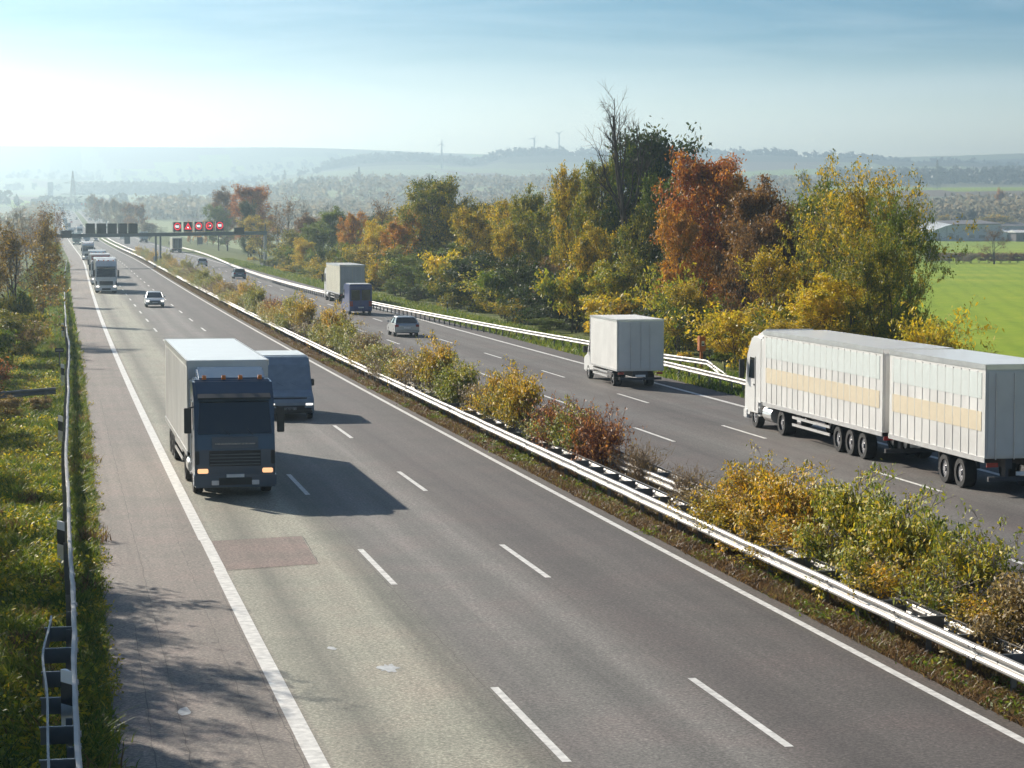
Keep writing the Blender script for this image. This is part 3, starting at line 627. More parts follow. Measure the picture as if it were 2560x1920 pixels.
# shrubs planted along the median
proto('stalk', seed=31, Ht=2.5, Rad=1.5, cb=.05, per=10, leaf=.085, limbs=40, subs=5, twigs=3, fluff=.08, fork=16, upsw=1.6, r0=.022, bark='bark_pale', shoots=46)
proto('stalk_full', seed=32, Ht=2.4, Rad=1.6, cb=.03, per=16, leaf=.085, limbs=42, subs=6, twigs=4, fluff=.1, fork=14, upsw=1.2, r0=.022, bark='bark', shoots=34)
proto('stalk_red', seed=33, Ht=2.2, Rad=1.5, cb=.4, per=3, leaf=.09, limbs=60, subs=3, twigs=2, fluff=.06, fork=50, upsw=2.2, r0=.02, bark='twig_red', shoots=110)
proto('stalk_dry', seed=34, Ht=1.6, Rad=1.2, cb=.3, per=2, leaf=.06, limbs=36, subs=3, twigs=2, fluff=.05, fork=30, upsw=2.2, r0=.016, bark='twig_dry', keep=.5, shoots=40)

MED = [
 (40, 17.7, 2.0, 1.7, 'stalk_full', 'leaf_shrub_dry', 'dark twiggy shrub at the right picture edge behind the near median rail'),
 (43.5, 17.9, 2.3, 1.6, 'stalk', 'leaf_shrub', 'green and yellow median shrub, nearest full one'),
 (47, 17.6, 2.5, 1.9, 'stalk_full', 'leaf_shrub', 'big leafy green-yellow shrub in the median before the near lane dashes'),
 (50.5, 17.8, 2.6, 1.9, 'stalk_full', 'leaf_shrub', 'second big green-yellow median shrub, with upright shoots'),
 (54.5, 17.6, 2.3, 1.8, 'stalk_full', 'leaf_shrub_yellow', 'yellow and brown median shrub with long thin shoots'),
 (58, 17.9, 2.2, 1.5, 'stalk', 'leaf_shrub_yellow', 'thin shrub with yellow tips at the end of the near median thicket'),
 (64, 18.0, 1.3, 1.1, 'stalk_dry', 'leaf_shrub_dry', 'dry leafless stalks in the median gap'),
 (69, 17.9, 1.5, 1.0, 'stalk_dry', 'leaf_shrub_dry', 'taller dry stalks beside the russet median shrub'),
 (73.5, 17.7, 2.2, 1.7, 'stalk_red', 'leaf_shrub_red', 'russet brown shrub of upright red stems in the median'),
 (78.5, 17.5, 2.1, 1.7, 'stalk_red', 'leaf_shrub_red', 'russet shrub with orange leaves next to the deep yellow shrub'),
 (84, 17.4, 2.7, 1.9, 'stalk_full', 'leaf_shrub_yellow', 'deep yellow leafy shrub in the middle of the median'),
 (90, 17.6, 2.6, 1.7, 'stalk', 'leaf_shrub_yellow', 'loose yellow shrub left of the deep yellow one'),
 (97, 17.4, 2.4, 1.8, 'stalk_full', 'leaf_shrub', 'grey-green shrub overhanging the median rail'),
 (104, 17.6, 2.9, 2.1, 'stalk_full', 'leaf_shrub_yellow', 'tall green-gold shrub with pointed shoots in the median'),
 (114, 17.5, 1.7, 1.8, 'stalk_full', 'leaf_shrub', 'low olive shrub hugging the median rail'),
 (121, 17.6, 1.6, 1.8, 'stalk_red', 'leaf_shrub_red', 'low brown shrub in the median behind the bent rail'),
 (129, 17.6, 2.3, 2.2, 'stalk', 'leaf_shrub_dry', 'brown bushy shrub in the median across from the silver hatchback'),
 (139, 17.6, 2.4, 2.4, 'stalk_full', 'leaf_shrub', 'brown-green shrub in the median next to the bright yellow clump'),
 (149, 17.6, 3.0, 2.7, 'stalk_full', 'leaf_shrub_yellow', 'bright yellow-green clump in the median below the blue van'),
 (161, 17.5, 3.1, 2.8, 'stalk_full', 'leaf_shrub_yellow', 'long yellow-green clump in the median left of the blue van'),
 (174, 17.5, 2.9, 2.6, 'stalk_full', 'leaf_shrub', 'green median clump with one tall shoot'),
 (188, 17.4, 2.2, 2.4, 'stalk_red', 'leaf_shrub_red', 'rust-red low median shrub with rail in front'),
 (202, 17.5, 2.8, 2.8, 'stalk_full', 'leaf_shrub', 'dense olive median shrub right of the silver oncoming car'),
 (220, 17.5, 2.9, 2.9, 'stalk_full', 'leaf_shrub_yellow', 'yellowish median shrub beside the silver oncoming car'),
 (240, 17.4, 2.3, 2.6, 'stalk', 'leaf_shrub_dry', 'brown median shrub midway to the gantry'),
 (260, 17.5, 2.7, 3.0, 'stalk_full', 'leaf_shrub', 'green-brown median shrub midway to the gantry'),
 (284, 17.5, 2.9, 3.2, 'stalk_full', 'leaf_shrub', 'wide olive median shrub short of the gantry posts'),
 (310, 17.4, 2.5, 3.2, 'stalk', 'leaf_shrub_dry', 'dry beige median shrub short of the gantry posts'),
 (338, 17.5, 3.1, 3.6, 'stalk_full', 'leaf_shrub', 'bulky dark median shrub before the gantry centre posts'),
 (372, 17.5, 2.6, 3.8, 'stalk_full', 'leaf_shrub_yellow', 'yellow-tinged median shrub at the gantry shadow'),
 (410, 17.5, 3.2, 4.4, 'stalk_full', 'leaf_shrub', 'grey-green shrub at the foot of the gantry centre posts'),
 (455, 17.5, 2.8, 5, 'stalk_full', 'leaf_shrub_yellow', 'gold median shrub just beyond the gantry'),
 (505, 17.5, 2.6, 5, 'stalk_full', 'leaf_shrub', 'olive median shrub second beyond the gantry'),
 (565, 17.5, 2.4, 5, 'stalk_full', 'leaf_shrub_yellow', 'last yellowish median shrub seen under the gantry beam'),
]
for Y, w, Ht, Rad, kd, lf, lb in MED:
    w += .2; X, Y_, z = P(w, Y); Ht *= 1.2; e = tree(kd, X, Y_, Ht, Rad*1.1, lf, lb, 'shrub', 'shrub', part='stem', crown='foliage', z=z)
    e.scale = (min(e.scale[0], .6), e.scale[0], e.scale[2])
    e.rotation_euler = (0, 0, R.choice([0, math.pi]))
for Y, w, Ht, Rad, kd, lf, lb in [(41.5, 18.1, 1.5, 1.3, 'stalk', 'leaf_shrub_yellow', 'low yellow shoots among the nearest median shrubs'), (45.3, 17.5, 1.6, 1.3, 'stalk', 'leaf_shrub_yellow', 'wispy yellow shrub leaning to the rail between the two nearest leafy ones'), (49, 18.2, 1.7, 1.4, 'stalk', 'leaf_shrub', 'thin green shoots behind the big leafy median shrub'), (52.4, 17.5, 1.7, 1.4, 'stalk', 'leaf_shrub_yellow', 'golden wispy shrub hanging over the bracket rail'), (56.3, 17.6, 1.8, 1.4, 'stalk_full', 'leaf_shrub_yellow', 'amber shrub near the far end of the near median thicket'), (60.8, 17.9, 1.4, 1.2, 'stalk', 'leaf_shrub_dry', 'low dry shrub where the near median thicket thins out')]:
    X, Y_, z = P(w, Y); e = tree(kd, X, Y_, Ht, Rad*1.15, lf, lb, 'shrub', 'shrub', part='stem', crown='foliage', z=z); e.scale = (min(e.scale[0], .6), e.scale[0], e.scale[2])
    e.rotation_euler = (0, 0, R.choice([0, math.pi]))
# smaller shrubs closing the strip between them
y = 76.
MC = {'leaf_shrub': 'olive green', 'leaf_shrub_yellow': 'yellow', 'leaf_shrub_dry': 'dry beige', 'leaf_shrub_red': 'rust brown'}
while y < 560:
    lf = ['leaf_shrub', 'leaf_shrub_yellow', 'leaf_shrub', 'leaf_shrub_dry', 'leaf_shrub_yellow', 'leaf_shrub'][R.randint(6)]; X, Y_, z = P((17.7 if y < 105 else 17.5)+R.uniform(-.25, .25), y)
    e = tree('stalk_red' if lf == 'leaf_shrub_red' else ['stalk', 'stalk_full'][R.randint(2)], X, Y_, R.uniform(1.6, 2.6), R.uniform(1.6, 2.3)*(1+y/300), lf, 'small '+MC[lf]+' shrub filling a gap in the median planting', 'shrub', 'shrub', group='small '+MC[lf]+' shrubs in the median', part='stem', crown='foliage', z=z)
    e.scale = (min(e.scale[0], .5 if y < 105 else .58), e.scale[0], e.scale[2]); e.rotation_euler = (0, 0, 0)
    y += 3.0+y*.016

# grass and weeds (uncountable)
def blades(n, fx, h0, h1, wd_, rs, mats, per=1, bend=.5):
    X, Y, Z = fx(n); a = rs.uniform(0, 6.283, n); h = rs.uniform(h0, h1, n); b = rs.normal(0, bend, (n, 2))*h[:, None]
    C = np.stack([X, Y, Z-.02], -1); sd_ = np.stack([np.cos(a), np.sin(a), 0*a], -1)*(wd_*rs.uniform(.6, 1.4, n))[:, None]
    mid = C+np.stack([b[:, 0]*.35, b[:, 1]*.35, h*.6], -1); tip = C+np.stack([b[:, 0], b[:, 1], h], -1)
    V = np.stack([C-sd_, C+sd_, mid+sd_*.7, mid-sd_*.7, tip+sd_*.15, tip-sd_*.15], 1).reshape(-1, 3); o = np.arange(n)[:, None]*6
    return V, np.concatenate([o+[[0, 1, 2, 3]], o+[[3, 2, 4, 5]]], 0).reshape(-1, 4)
def region(wf, y0, y1, rs, pw=1.0):
    def f(n):
        Y = y0*(y1/y0)**(rs.rand(n)**pw); a, b = wf(Y); w = a+(b-a)*rs.rand(n)
        X = w+xc(Y); inr = (w > 1) & (w < 32.6); return X, Y, np.where(inr, zr(Y)-.012, ground_z(X, Y))
    return f
rs = np.random.RandomState(5)
def tufts(n, per, wf, y0, y1, sp_):
    f = region(wf, y0, y1, rs)
    def g(m):
        X, Y, Z = f(n); k = rs.randint(0, n, m); r_ = sp_*(.4+rs.rand(n))[k]
        X2 = X[k]+rs.normal(0, 1, m)*r_; Y2 = Y[k]+rs.normal(0, 1, m)*r_*1.3; return X2, Y2, Z[k]
    return g
V0, F0 = blades(90000, tufts(1500, 0, lambda Y: (-6.5+0*Y, wL(Y)-.25), 31, 175, .16), .12, .42, .02, rs, None, bend=.7)
V, Fq = blades(110000, region(lambda Y: (-7+0*Y, wL(Y)+.04), 30, 175, rs), .06, .26, .012, rs, None)
V2, F2 = blades(30000, region(lambda Y: (-6+0*Y, wL(Y)+.02), 120, 480, rs), .12, .4, .05, rs, None)
struct(link('verge_grass', fast_mesh('verge_grass', np.concatenate([V, V2, V0]), np.concatenate([Fq, F2+len(V), F0+len(V)+len(V2)]), ['blade_green'])), 'stuff', 'yellow-green grass on the left verge')
V, Fq = blades(26000, region(lambda Y: (32.5+0*Y, 37+0*Y), 95, 520, rs), .1, .4, .03, rs, None)
V1, F1 = blades(8000, tufts(140, 0, lambda Y: (-5+0*Y, wL(Y)-.1), 32, 170, .22), .1, .5, .016, rs, None, bend=.6); struct(link('verge_weeds', fast_mesh('verge_dry', V1, F1, ['blade_dry'])), 'stuff', 'dry brown stalks in the verge grass')
struct(link('verge_grass', fast_mesh('verge_grass_out', V, Fq, ['blade_green'])), 'stuff', 'green grass strip below the outgoing guardrail')
V, Fq = blades(60000, region(lambda Y: (15.9+0*Y, 17.4+0*Y), 34, 420, rs), .03, .2, .014, rs, None, bend=.9)
lv, lfq = leaves(np.stack(region(lambda Y: (15.95+0*Y, 19.1+0*Y), 34, 300, rs)(40000), -1)+[0, 0, .03], .075, rs)
struct(link('median_weeds', fast_mesh('median_weeds', np.concatenate([V, lv]), np.concatenate([Fq, lfq+len(V)]), ['blade_dry'])), 'stuff', 'dry weeds and fallen leaves along the median')
cl = np.stack(region(lambda Y: (16.0+0*Y, 17.0+0*Y), 34, 140, rs)(70), -1)
pts = np.repeat(cl, 90, 0)+rs.normal(0, 1, (6300, 3))*[.16, .35, .05]+[0, 0, .07]
V, Fq = leaves(pts, .07, rs); struct(link('median_weeds', fast_mesh('median_green', V, Fq, ['blade_green'])), 'stuff', 'green weed tufts at the asphalt edge of the median')
cl = np.stack(region(lambda Y: (-5+0*Y, .5+0*Y), 34, 150, rs)(420), -1)
pts = np.repeat(cl, 130, 0)+rs.normal(0, 1, (54600, 3))*np.repeat(.5+rs.rand(420, 1), 130, 0)*[.22, .45, .09]+[0, 0, .16]
V, Fq = leaves(pts, .09, rs); struct(link('verge_weeds', fast_mesh('verge_weeds', V, Fq, ['leaf_shrub'])), 'stuff', 'leafy weeds on the left verge')
cl = np.stack(region(lambda Y: (wL(Y)-.3, wL(Y)+.12), 32, 170, rs)(150), -1)
pts = np.repeat(cl, 50, 0)+rs.normal(0, 1, (7500, 3))*[.09, .3, .06]+[0, 0, .08]
V, Fq = leaves(pts, .06, rs); struct(link('verge_weeds', fast_mesh('verge_edge_weeds', V, Fq, ['leaf_olive'])), 'stuff', 'weeds creeping over the edge of the shoulder')

# distant single trees
FAR = []
def far_tree(px, Y, top, hw, leaf, label, group=None, key='far_tree', name='tree', base=None):
    X = px_dir(px)*Y; d = depth(X, Y); z = float(ground_z(X, Y))
    if base is not None: z = z_at(X, Y, base)
    return tree(key, X, Y, max(3, z_at(X, Y, top)-z), hw*d/F, leaf, label, 'tree', name, group, z=z)
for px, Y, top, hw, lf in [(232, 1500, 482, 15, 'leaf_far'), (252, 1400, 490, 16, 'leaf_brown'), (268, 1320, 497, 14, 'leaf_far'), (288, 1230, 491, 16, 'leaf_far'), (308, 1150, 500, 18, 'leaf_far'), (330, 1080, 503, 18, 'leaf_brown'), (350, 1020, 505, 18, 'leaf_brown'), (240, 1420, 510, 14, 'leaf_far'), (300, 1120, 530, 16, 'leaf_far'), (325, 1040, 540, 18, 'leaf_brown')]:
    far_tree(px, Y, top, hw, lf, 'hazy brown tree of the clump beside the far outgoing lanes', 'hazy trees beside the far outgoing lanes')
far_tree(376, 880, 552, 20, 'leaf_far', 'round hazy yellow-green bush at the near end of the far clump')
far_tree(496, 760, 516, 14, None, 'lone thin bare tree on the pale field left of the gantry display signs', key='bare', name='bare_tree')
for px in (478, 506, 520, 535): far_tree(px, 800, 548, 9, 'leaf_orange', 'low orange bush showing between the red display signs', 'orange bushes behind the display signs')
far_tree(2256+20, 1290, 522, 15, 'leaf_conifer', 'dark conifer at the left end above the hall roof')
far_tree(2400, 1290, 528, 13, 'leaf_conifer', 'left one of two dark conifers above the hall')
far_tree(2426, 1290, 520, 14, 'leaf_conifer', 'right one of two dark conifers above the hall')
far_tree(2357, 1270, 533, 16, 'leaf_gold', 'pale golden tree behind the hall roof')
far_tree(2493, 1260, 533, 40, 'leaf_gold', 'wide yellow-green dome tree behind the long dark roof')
far_tree(2498, 1500, 466, 12, 'leaf_orange', 'tall slim poplar before the pale green strip')
far_tree(2483, 575, 562, 40, 'leaf_brown', 'nearly bare round-headed tree standing alone at the field hedge', key='twiggy', name='bare_tree')
far_tree(2545, 1150, 573, 12, 'leaf_red', 'small red tree before the white buildings')
far_tree(2008, 1900, 423, 16, 'leaf_conifer', 'hazy pointed conifer rising above the woods behind the red tree')
for i, px in enumerate((2335, 2352, 2372, 2390, 2408, 2426, 2445, 2470, 2500, 2522, 2545, 2566)):
    far_tree(px, 592+R.uniform(-8, 8), 634+R.uniform(-3, 8), 20, ['leaf_shrub_dry', 'leaf_brown', 'leaf_far'][i % 3], 'grey-brown bush in the hedge between the green fields', 'hedge bushes between the green fields', name='shrub', key='bush')
far_tree(2328, 585, 610, 16, 'leaf_far', 'dark bush at the left end of the hedge beside the yellow giant')
# distant woods: masses of crowns
def wood(name, label, spots, h, mat, q=26, leaf=2.2):
    q = int(q*1.7); leaf *= 1.1
    rs = np.random.RandomState(len(spots)); C = []
    for X, Y in spots:
        z = float(ground_z(X, Y)); hh = h*rs.uniform(.6, 1.25); r = hh*.42
        n = rs.normal(size=(q, 3)); n /= np.linalg.norm(n, axis=1, keepdims=True); n *= (rs.uniform(.35, 1, q)**.5)[:, None]
        C.append(np.array([X, Y, z+hh*.55])+n*[r, r, hh*.5])
    C = np.concatenate(C); V, Fq = leaves(C, leaf, rs, .5, .1, 1.1); struct(link(name, fast_mesh(name, V, Fq, [mat])), 'stuff', label)
def spots(n, p0, p1, d0, d1, seed):
    rs = np.random.RandomState(seed); p = rs.uniform(p0, p1, n); Y = rs.uniform(d0, d1, n); return [(px_dir(a)*b, b) for a, b in zip(p, Y)]
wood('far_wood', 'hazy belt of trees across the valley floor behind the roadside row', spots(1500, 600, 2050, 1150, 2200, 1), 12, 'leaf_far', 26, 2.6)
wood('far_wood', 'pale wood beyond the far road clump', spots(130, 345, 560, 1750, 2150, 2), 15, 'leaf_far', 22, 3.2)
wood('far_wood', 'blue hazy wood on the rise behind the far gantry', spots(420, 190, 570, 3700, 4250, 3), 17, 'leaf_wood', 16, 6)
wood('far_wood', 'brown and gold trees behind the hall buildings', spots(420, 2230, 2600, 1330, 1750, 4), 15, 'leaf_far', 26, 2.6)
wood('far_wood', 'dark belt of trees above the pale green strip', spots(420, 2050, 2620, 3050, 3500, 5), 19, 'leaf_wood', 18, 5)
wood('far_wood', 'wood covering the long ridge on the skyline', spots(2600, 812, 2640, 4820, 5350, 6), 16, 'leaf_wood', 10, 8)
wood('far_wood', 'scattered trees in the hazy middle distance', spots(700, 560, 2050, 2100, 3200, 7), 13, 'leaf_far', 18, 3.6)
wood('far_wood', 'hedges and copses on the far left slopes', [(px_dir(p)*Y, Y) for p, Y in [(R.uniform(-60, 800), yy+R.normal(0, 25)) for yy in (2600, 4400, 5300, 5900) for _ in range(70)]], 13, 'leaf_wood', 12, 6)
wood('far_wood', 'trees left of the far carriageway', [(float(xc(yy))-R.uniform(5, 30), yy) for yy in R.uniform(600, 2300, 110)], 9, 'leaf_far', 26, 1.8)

# ---------------------------------------------------------------- guardrails
WP = [(0, .75), (.05, .742), (.08, .71), (.08, .67), (.05, .64), (.012, .62), (0, .595), (.012, .57), (.05, .55), (.08, .52), (.08, .48), (.05, .448), (0, .44)]
def wbeam(wf, ys, side, dz=None, low=0.0):
    rg = []
    for y in ys:
        w = float(wf(y)); q = []; z0 = (dz(y) if dz else 0)
        for o, z in WP: q.append(P(w+side*o, y, z+z0))
        for o, z in WP[::-1]: q.append(P(w+side*(o-.012), y, z+z0))
        rg.append(q)
    return rg
def guardrail(label, wf, y0, y1, side, posts, step=4., back=0, brackets=None, dz=None, jit=.012, group=None):
    e = empty('guardrail', P(float(wf(y0)), y0), 0, label, 'guardrail', group)
    ox, oy, oz = e.location
    def shift(o):
        o.data.transform(Matrix.Translation((-ox, -oy, -oz))); return o
    ys = np.concatenate([np.arange(y0, min(y1, 220), 1.33), np.arange(max(y0, 220), y1, 6), [y1]])
    jw = {round(float(y), 2): R.normal(0, jit) for y in ys}
    f = lambda y: float(wf(y))+jw.get(round(float(y), 2), 0)
    j = MB(); j.loft(wbeam(f, ys, side, dz))
    # lap joints and bolts every four metres
    for y in np.arange(y0+2, min(y1, 180), 4.0):
        r = wbeam(lambda q: float(wf(q))+side*.008, (y-.16, y+.16), side, dz); j.loft(r)
        for zz in (.69, .5):
            for k in (-.1, .1):
                p = P(float(wf(y))+side*.094, y+k, zz); j.box(p[0]-.012, p[0]+.012, p[1]-.02, p[1]+.02, p[2]-.02, p[2]+.02)
    shift(j.build('rail', 'steel', e))
    if back:
        b = MB(); b.loft(wbeam(lambda y: float(wf(y))-side*back, ys[ys < 112], -side, dz)); shift(b.build('rear_rail', 'steel', e))
    for y in posts:
        w = float(wf(y))-side*(.07 if not back else back/2); p = P(w, y, 0); m = MB()
        m.box(p[0]-.05, p[0]+.05, p[1]-.028, p[1]-.02, p[2]-.3, p[2]+.72); m.box(p[0]-.05, p[0]+.05, p[1]+.02, p[1]+.028, p[2]-.3, p[2]+.72); m.box(p[0]-.004, p[0]+.004, p[1]-.02, p[1]+.02, p[2]-.3, p[2]+.72)
        shift(m.build('post', 'steel_dark', e))
    if brackets is not None:
        for y in brackets:
            a = P(float(wf(y)), y, 0); c = float(wf(y))-side*(back or .5); c = P(c, y, 0); m = MB(); x0, x1 = sorted((a[0], c[0]))
            m.box(x0-.02, x1+.02, a[1]-.03, a[1]+.03, a[2]+.7, a[2]+.735); m.box(x0, x1, a[1]-.006, a[1]+.006, a[2]+.46, a[2]+.7)
            shift(m.build('spacer', 'steel_dark', e))
    return e
wrail = pchip([28, 33, 38, 47, 62, 92, 110, 138, 180, 240, 300, 474], [.5, .47, .48, .54, .62, .82, .98, 1.2, 1.12, 1.0, .8, .6])
wr2 = lambda y: float(wrail(y))+.014*math.sin(y/3.3)+.02*math.sin(y/7.7+1)
guardrail('wavy white-topped guardrail along the left verge and shoulder', wr2, 29, 470, 1, np.arange(30, 190, 2.0), brackets=np.arange(31, 45.5, 2.2), jit=.006)
rb = MB(); rb.loft([[P(wr2(y)-.4-.12*math.exp(-((y-41.5)/2.6)**2)+o, y, z) for o, z in ((0, .46), (.025, .46), (.03, .74), (-.01, .74))] for y in np.arange(30, 45.6, .5)])
rr_ = rb.build('guardrail', 'steel_dark'); tag(rr_, 'short second rail bolted behind the nearest end of the left verge guardrail', 'guardrail')
guardrail('long double-banded guardrail on the oncoming side of the median', lambda y: 16.52, 29, 900, -1, np.arange(30, 222, 2.0), back=.62, brackets=list(np.arange(30, 104, 2.0)))
guardrail('guardrail on the outgoing side of the median, half hidden by shrubs', lambda y: 18.78, 36, 900, 1, np.arange(38, 200, 4.), back=.6, brackets=list(np.arange(56, 74, 2.)))
wA = pchip([100, 118, 124, 128, 137, 146, 650], [36.6, 36.4, 35.7, 35.1, 34.6, 33.95, 34.1])
guardrail('far guardrail on the outgoing verge that swings out behind the emergency phone', wA, 120.5, 700, -1, np.arange(121, 318, 2.0), dz=lambda y: -.62*float(sst(123.5-y, 0, 3.2)))
wB = pchip([50, 120, 128, 134], [33.25, 33.25, 33.3, 33.7])
guardrail('near guardrail on the outgoing verge starting with a ramp in front of the emergency phone', wB, 48, 134, -1, np.arange(50, 127, 2.0), dz=lambda y: -.6*float(sst(y, 128.5, 133.5)))
# short cross rail on the left verge
m = MB()
for zz in (.72, .52):
    for q in (0, 1):
        pass
rg = []
for t in np.linspace(0, 1, 9):
    x, y = .93-3.1*t, 108.6-.9*t+.12*math.sin(6*t); q = [(x, y-o, z+zr(y)-.12*t) for o, z in WP]+[(x, y-o+.012, z+zr(y)-.12*t) for o, z in WP[::-1]]; rg.append(q)
e = empty('guardrail', (0, 0, 0), 0, 'short dark crossing rail running off the left verge into the shrubs', 'guardrail')
b = MB(); b.loft(rg); b.build('rail', 'steel_dark', e)
for t in (.15, .5, .85):
    b = MB(); b.box(.93-3.1*t-.05, .93-3.1*t+.05, 108.62-.9*t, 108.7-.9*t, -.5, .7); b.build('post', 'steel_dark', e)

# delineator posts
def delineator(w, Y, label, z=0, h=1.15, s=1.):
    x, y, zz = P(w, Y, z); e = empty('delineator_post', (x, y, zz), 0, label, 'delineator', None)
    a, d = .06*s, .05*s
    m = MB(); V = lambda z0, z1, s0=0, s1=0: [[(-a, -d, z0), (a, -d, z0+s0), (a*.2, d, z0+s0*.6), (-a*.2, d, z0+s0*.4)], [(-a, -d, z1), (a, -d, z1+s1), (a*.2, d, z1+s1*.6), (-a*.2, d, z1+s1*.4)]]
    m.loft(V(-.1, h-.55, 0, -.06)); m.loft(V(h-.2, h, -.06, -.05)); m.build('shaft', 'plate_white', e)
    m = MB(); a, d = .061*s, .051*s; m.loft(V(h-.55, h-.2, -.06, -.06)); m.build('black_band', 'plastic_black', e)
    return e
for Y, w, lb in [(37.6, .36, 'black-banded white delineator post at the open bracket frame of the left rail'), (56.5, .42, 'delineator post on the left rail, second from the bottom'), (87.5, .58, 'delineator post on the left rail beside a patch of shade'), (119.5, .8, 'delineator post on the left rail just short of the small dark board'), (168, .9, 'distant delineator post on the left rail beside the golden verge tree')]:
    delineator(w, Y, lb, 0, 1.2, 1.5)
delineator(35.1, 207, 'grey delineator post behind the outgoing guardrail below the amber tree'); delineator(34.9, 262, 'grey delineator post behind the outgoing guardrail by the cream lorry')
# small board on the verge
def board(name, X, Y, z0, zc, wd_, ht, label, rz=0, mat='sign_grey', round_=False):
    e = empty(name, (X, Y, z0), rz, label, 'sign'); h = zc-z0
    m = MB(); m.bar((0, .03, -.3), (0, .03, h+ht*.4), .035, 8); m.build('post', 'steel_dark', e)
    m = MB()
    if round_: m.cyl((0, 0, h), wd_/2, .03, 'y', 24)
    else: m.box(-wd_/2, wd_/2, -.02, .01, h-ht/2, h+ht/2)
    m.build('panel', mat, e, .008)
    m = MB(); m.box(-wd_*.4, wd_*.4, -.035, -.02, h-.03, h+.03); m.build('clamp', 'steel_dark', e)
board('marker_board', px_dir(147)*133, 133, float(ground_z(px_dir(147)*133, 133)), 1.12, .5, .24, 'small dark distance board on a thin post on the left verge', mat='sign_black')
x_, y_, z_ = P(35.4, 438); board('round_sign', x_, y_, z_, z_+2.75, .72, .7, 'round dark sign seen from behind beside the gantry end post', round_=True, mat='sign_black')
x_, y_, z_ = P(17.6, 640); board('roadside_sign', px_dir(320)*640, 640, z_, z_at(px_dir(320)*640, 640, 600.5), 1.55, 2.0, 'grey sign back standing in the median below the gantry beam')
board('roadside_sign', px_dir(501.5)*600, 600, zr(600), z_at(px_dir(501.5)*600, 600, 602), 1.35, 1.8, 'grey sign back on the outgoing verge under the lit display signs')

# emergency phone
x_, y_, z_ = P(34.75, 127); X = px_dir(1754)*126.5
e = empty('emergency_phone', (X, 126.5, -.1), .12, 'orange-brown emergency phone pillar behind the outgoing guardrail', 'phone')
m = MB(); m.box(-.07, .07, -.07, .07, -.4, 1.2); m.build('pillar', 'sos_orange', e, .015)
m = MB(); pr = [(-.2, 1.12), (.14, 1.12), (.17, 1.25), (.17, 1.88), (.1, 1.98), (-.14, 1.98), (-.2, 1.88)]; m.prism(pr, -.19, .19); m.build('housing', 'sos_orange', e, .025)
m = MB(); m.box(-.07, .1, -.212, -.2, 1.42, 1.7); m.build('label_plate', 'plate_white', e)
m = MB(); m.box(-.05, .08, -.216, -.212, 1.47, 1.55); m.build('handset_slot', 'plastic_black', e)

# ---------------------------------------------------------------- sign gantries
XL, YL, XR, YR = px_dir(112)*424.5, 424.5, px_dir(667)*440, 440
ZL, ZR = z_at(px_dir(200)*426, 426, 590.3), z_at(XR, YR, 582.2)
ga = math.atan2(YR-YL, XR-XL); GL = math.hypot(XR-XL, YR-YL)
e = empty('sign_gantry', (XL, YL, 0), ga, 'long dark steel gantry carrying lane signs across both carriageways', 'gantry')
gz = lambda t: ZL+(ZR-ZL)*t/GL
m = MB(); m.loft([[(0, -.3, gz(0)-.34), (0, .3, gz(0)-.34), (0, .3, gz(0)+.34), (0, -.3, gz(0)+.34)], [(GL, -.3, gz(GL)-.34), (GL, .3, gz(GL)-.34), (GL, .3, gz(GL)+.34), (GL, -.3, gz(GL)+.34)]]); m.build('beam', 'gantry_steel', e, .02)
def gt(px):      # position along the beam that shows at a picture column
    lo, hi = 0., GL
    for _ in range(40):
        t = (lo+hi)/2; X = XL+math.cos(ga)*t; Y = YL+math.sin(ga)*t
        if 1280+F*math.tan(math.atan2(X, Y)-YAW) < px: lo = t
        else: hi = t
    return lo
m = MB()
for zz in (.62, .95, 1.2):
    for yy in (-.28, .28): m.bar((0.2, yy, gz(0)+.3+zz-.28), (gt(420), yy, gz(gt(420))+.3+zz-.28), .022, 5)
for t in np.arange(.3, gt(420), 1.6):
    for yy in (-.28, .28): m.bar((t, yy, gz(t)+.3), (t, yy, gz(t)+1.25), .022, 5)
m.build('railing', 'gantry_steel', e)
for px in (391, 402.5):
    t = gt(px); m = MB(); m.box(t-.14, t+.14, -.16, .16, -.2, gz(t)-.34); m.build('column', 'gantry_steel', e, .02)
    m = MB(); m.box(t-.36, t+.2, -.3, .3, -.2, 1.9); m.build('column_base', 'gantry_steel', e, .03)
t = GL-.25; m = MB(); m.box(t-.26, t+.26, -.26, .26, .4, gz(GL)+.3); m.build('column', 'steel', e, .03)
m = MB(); m.bar((t, 0, gz(GL)), (t, 0, gz(GL)+1.7), .12, 8); m.build('mast_stub', 'gantry_steel', e)
m = MB(); m.box(t-.8, t+.8, -.7, .7, -.4, .85); m.build('column_base', 'concrete', e, .05)
m = MB(); m.box(.1, .6, -.26, .26, -.3, gz(0)+.3); m.build('column', 'gantry_steel', e, .03)
cg, sg = math.cos(ga), math.sin(ga)
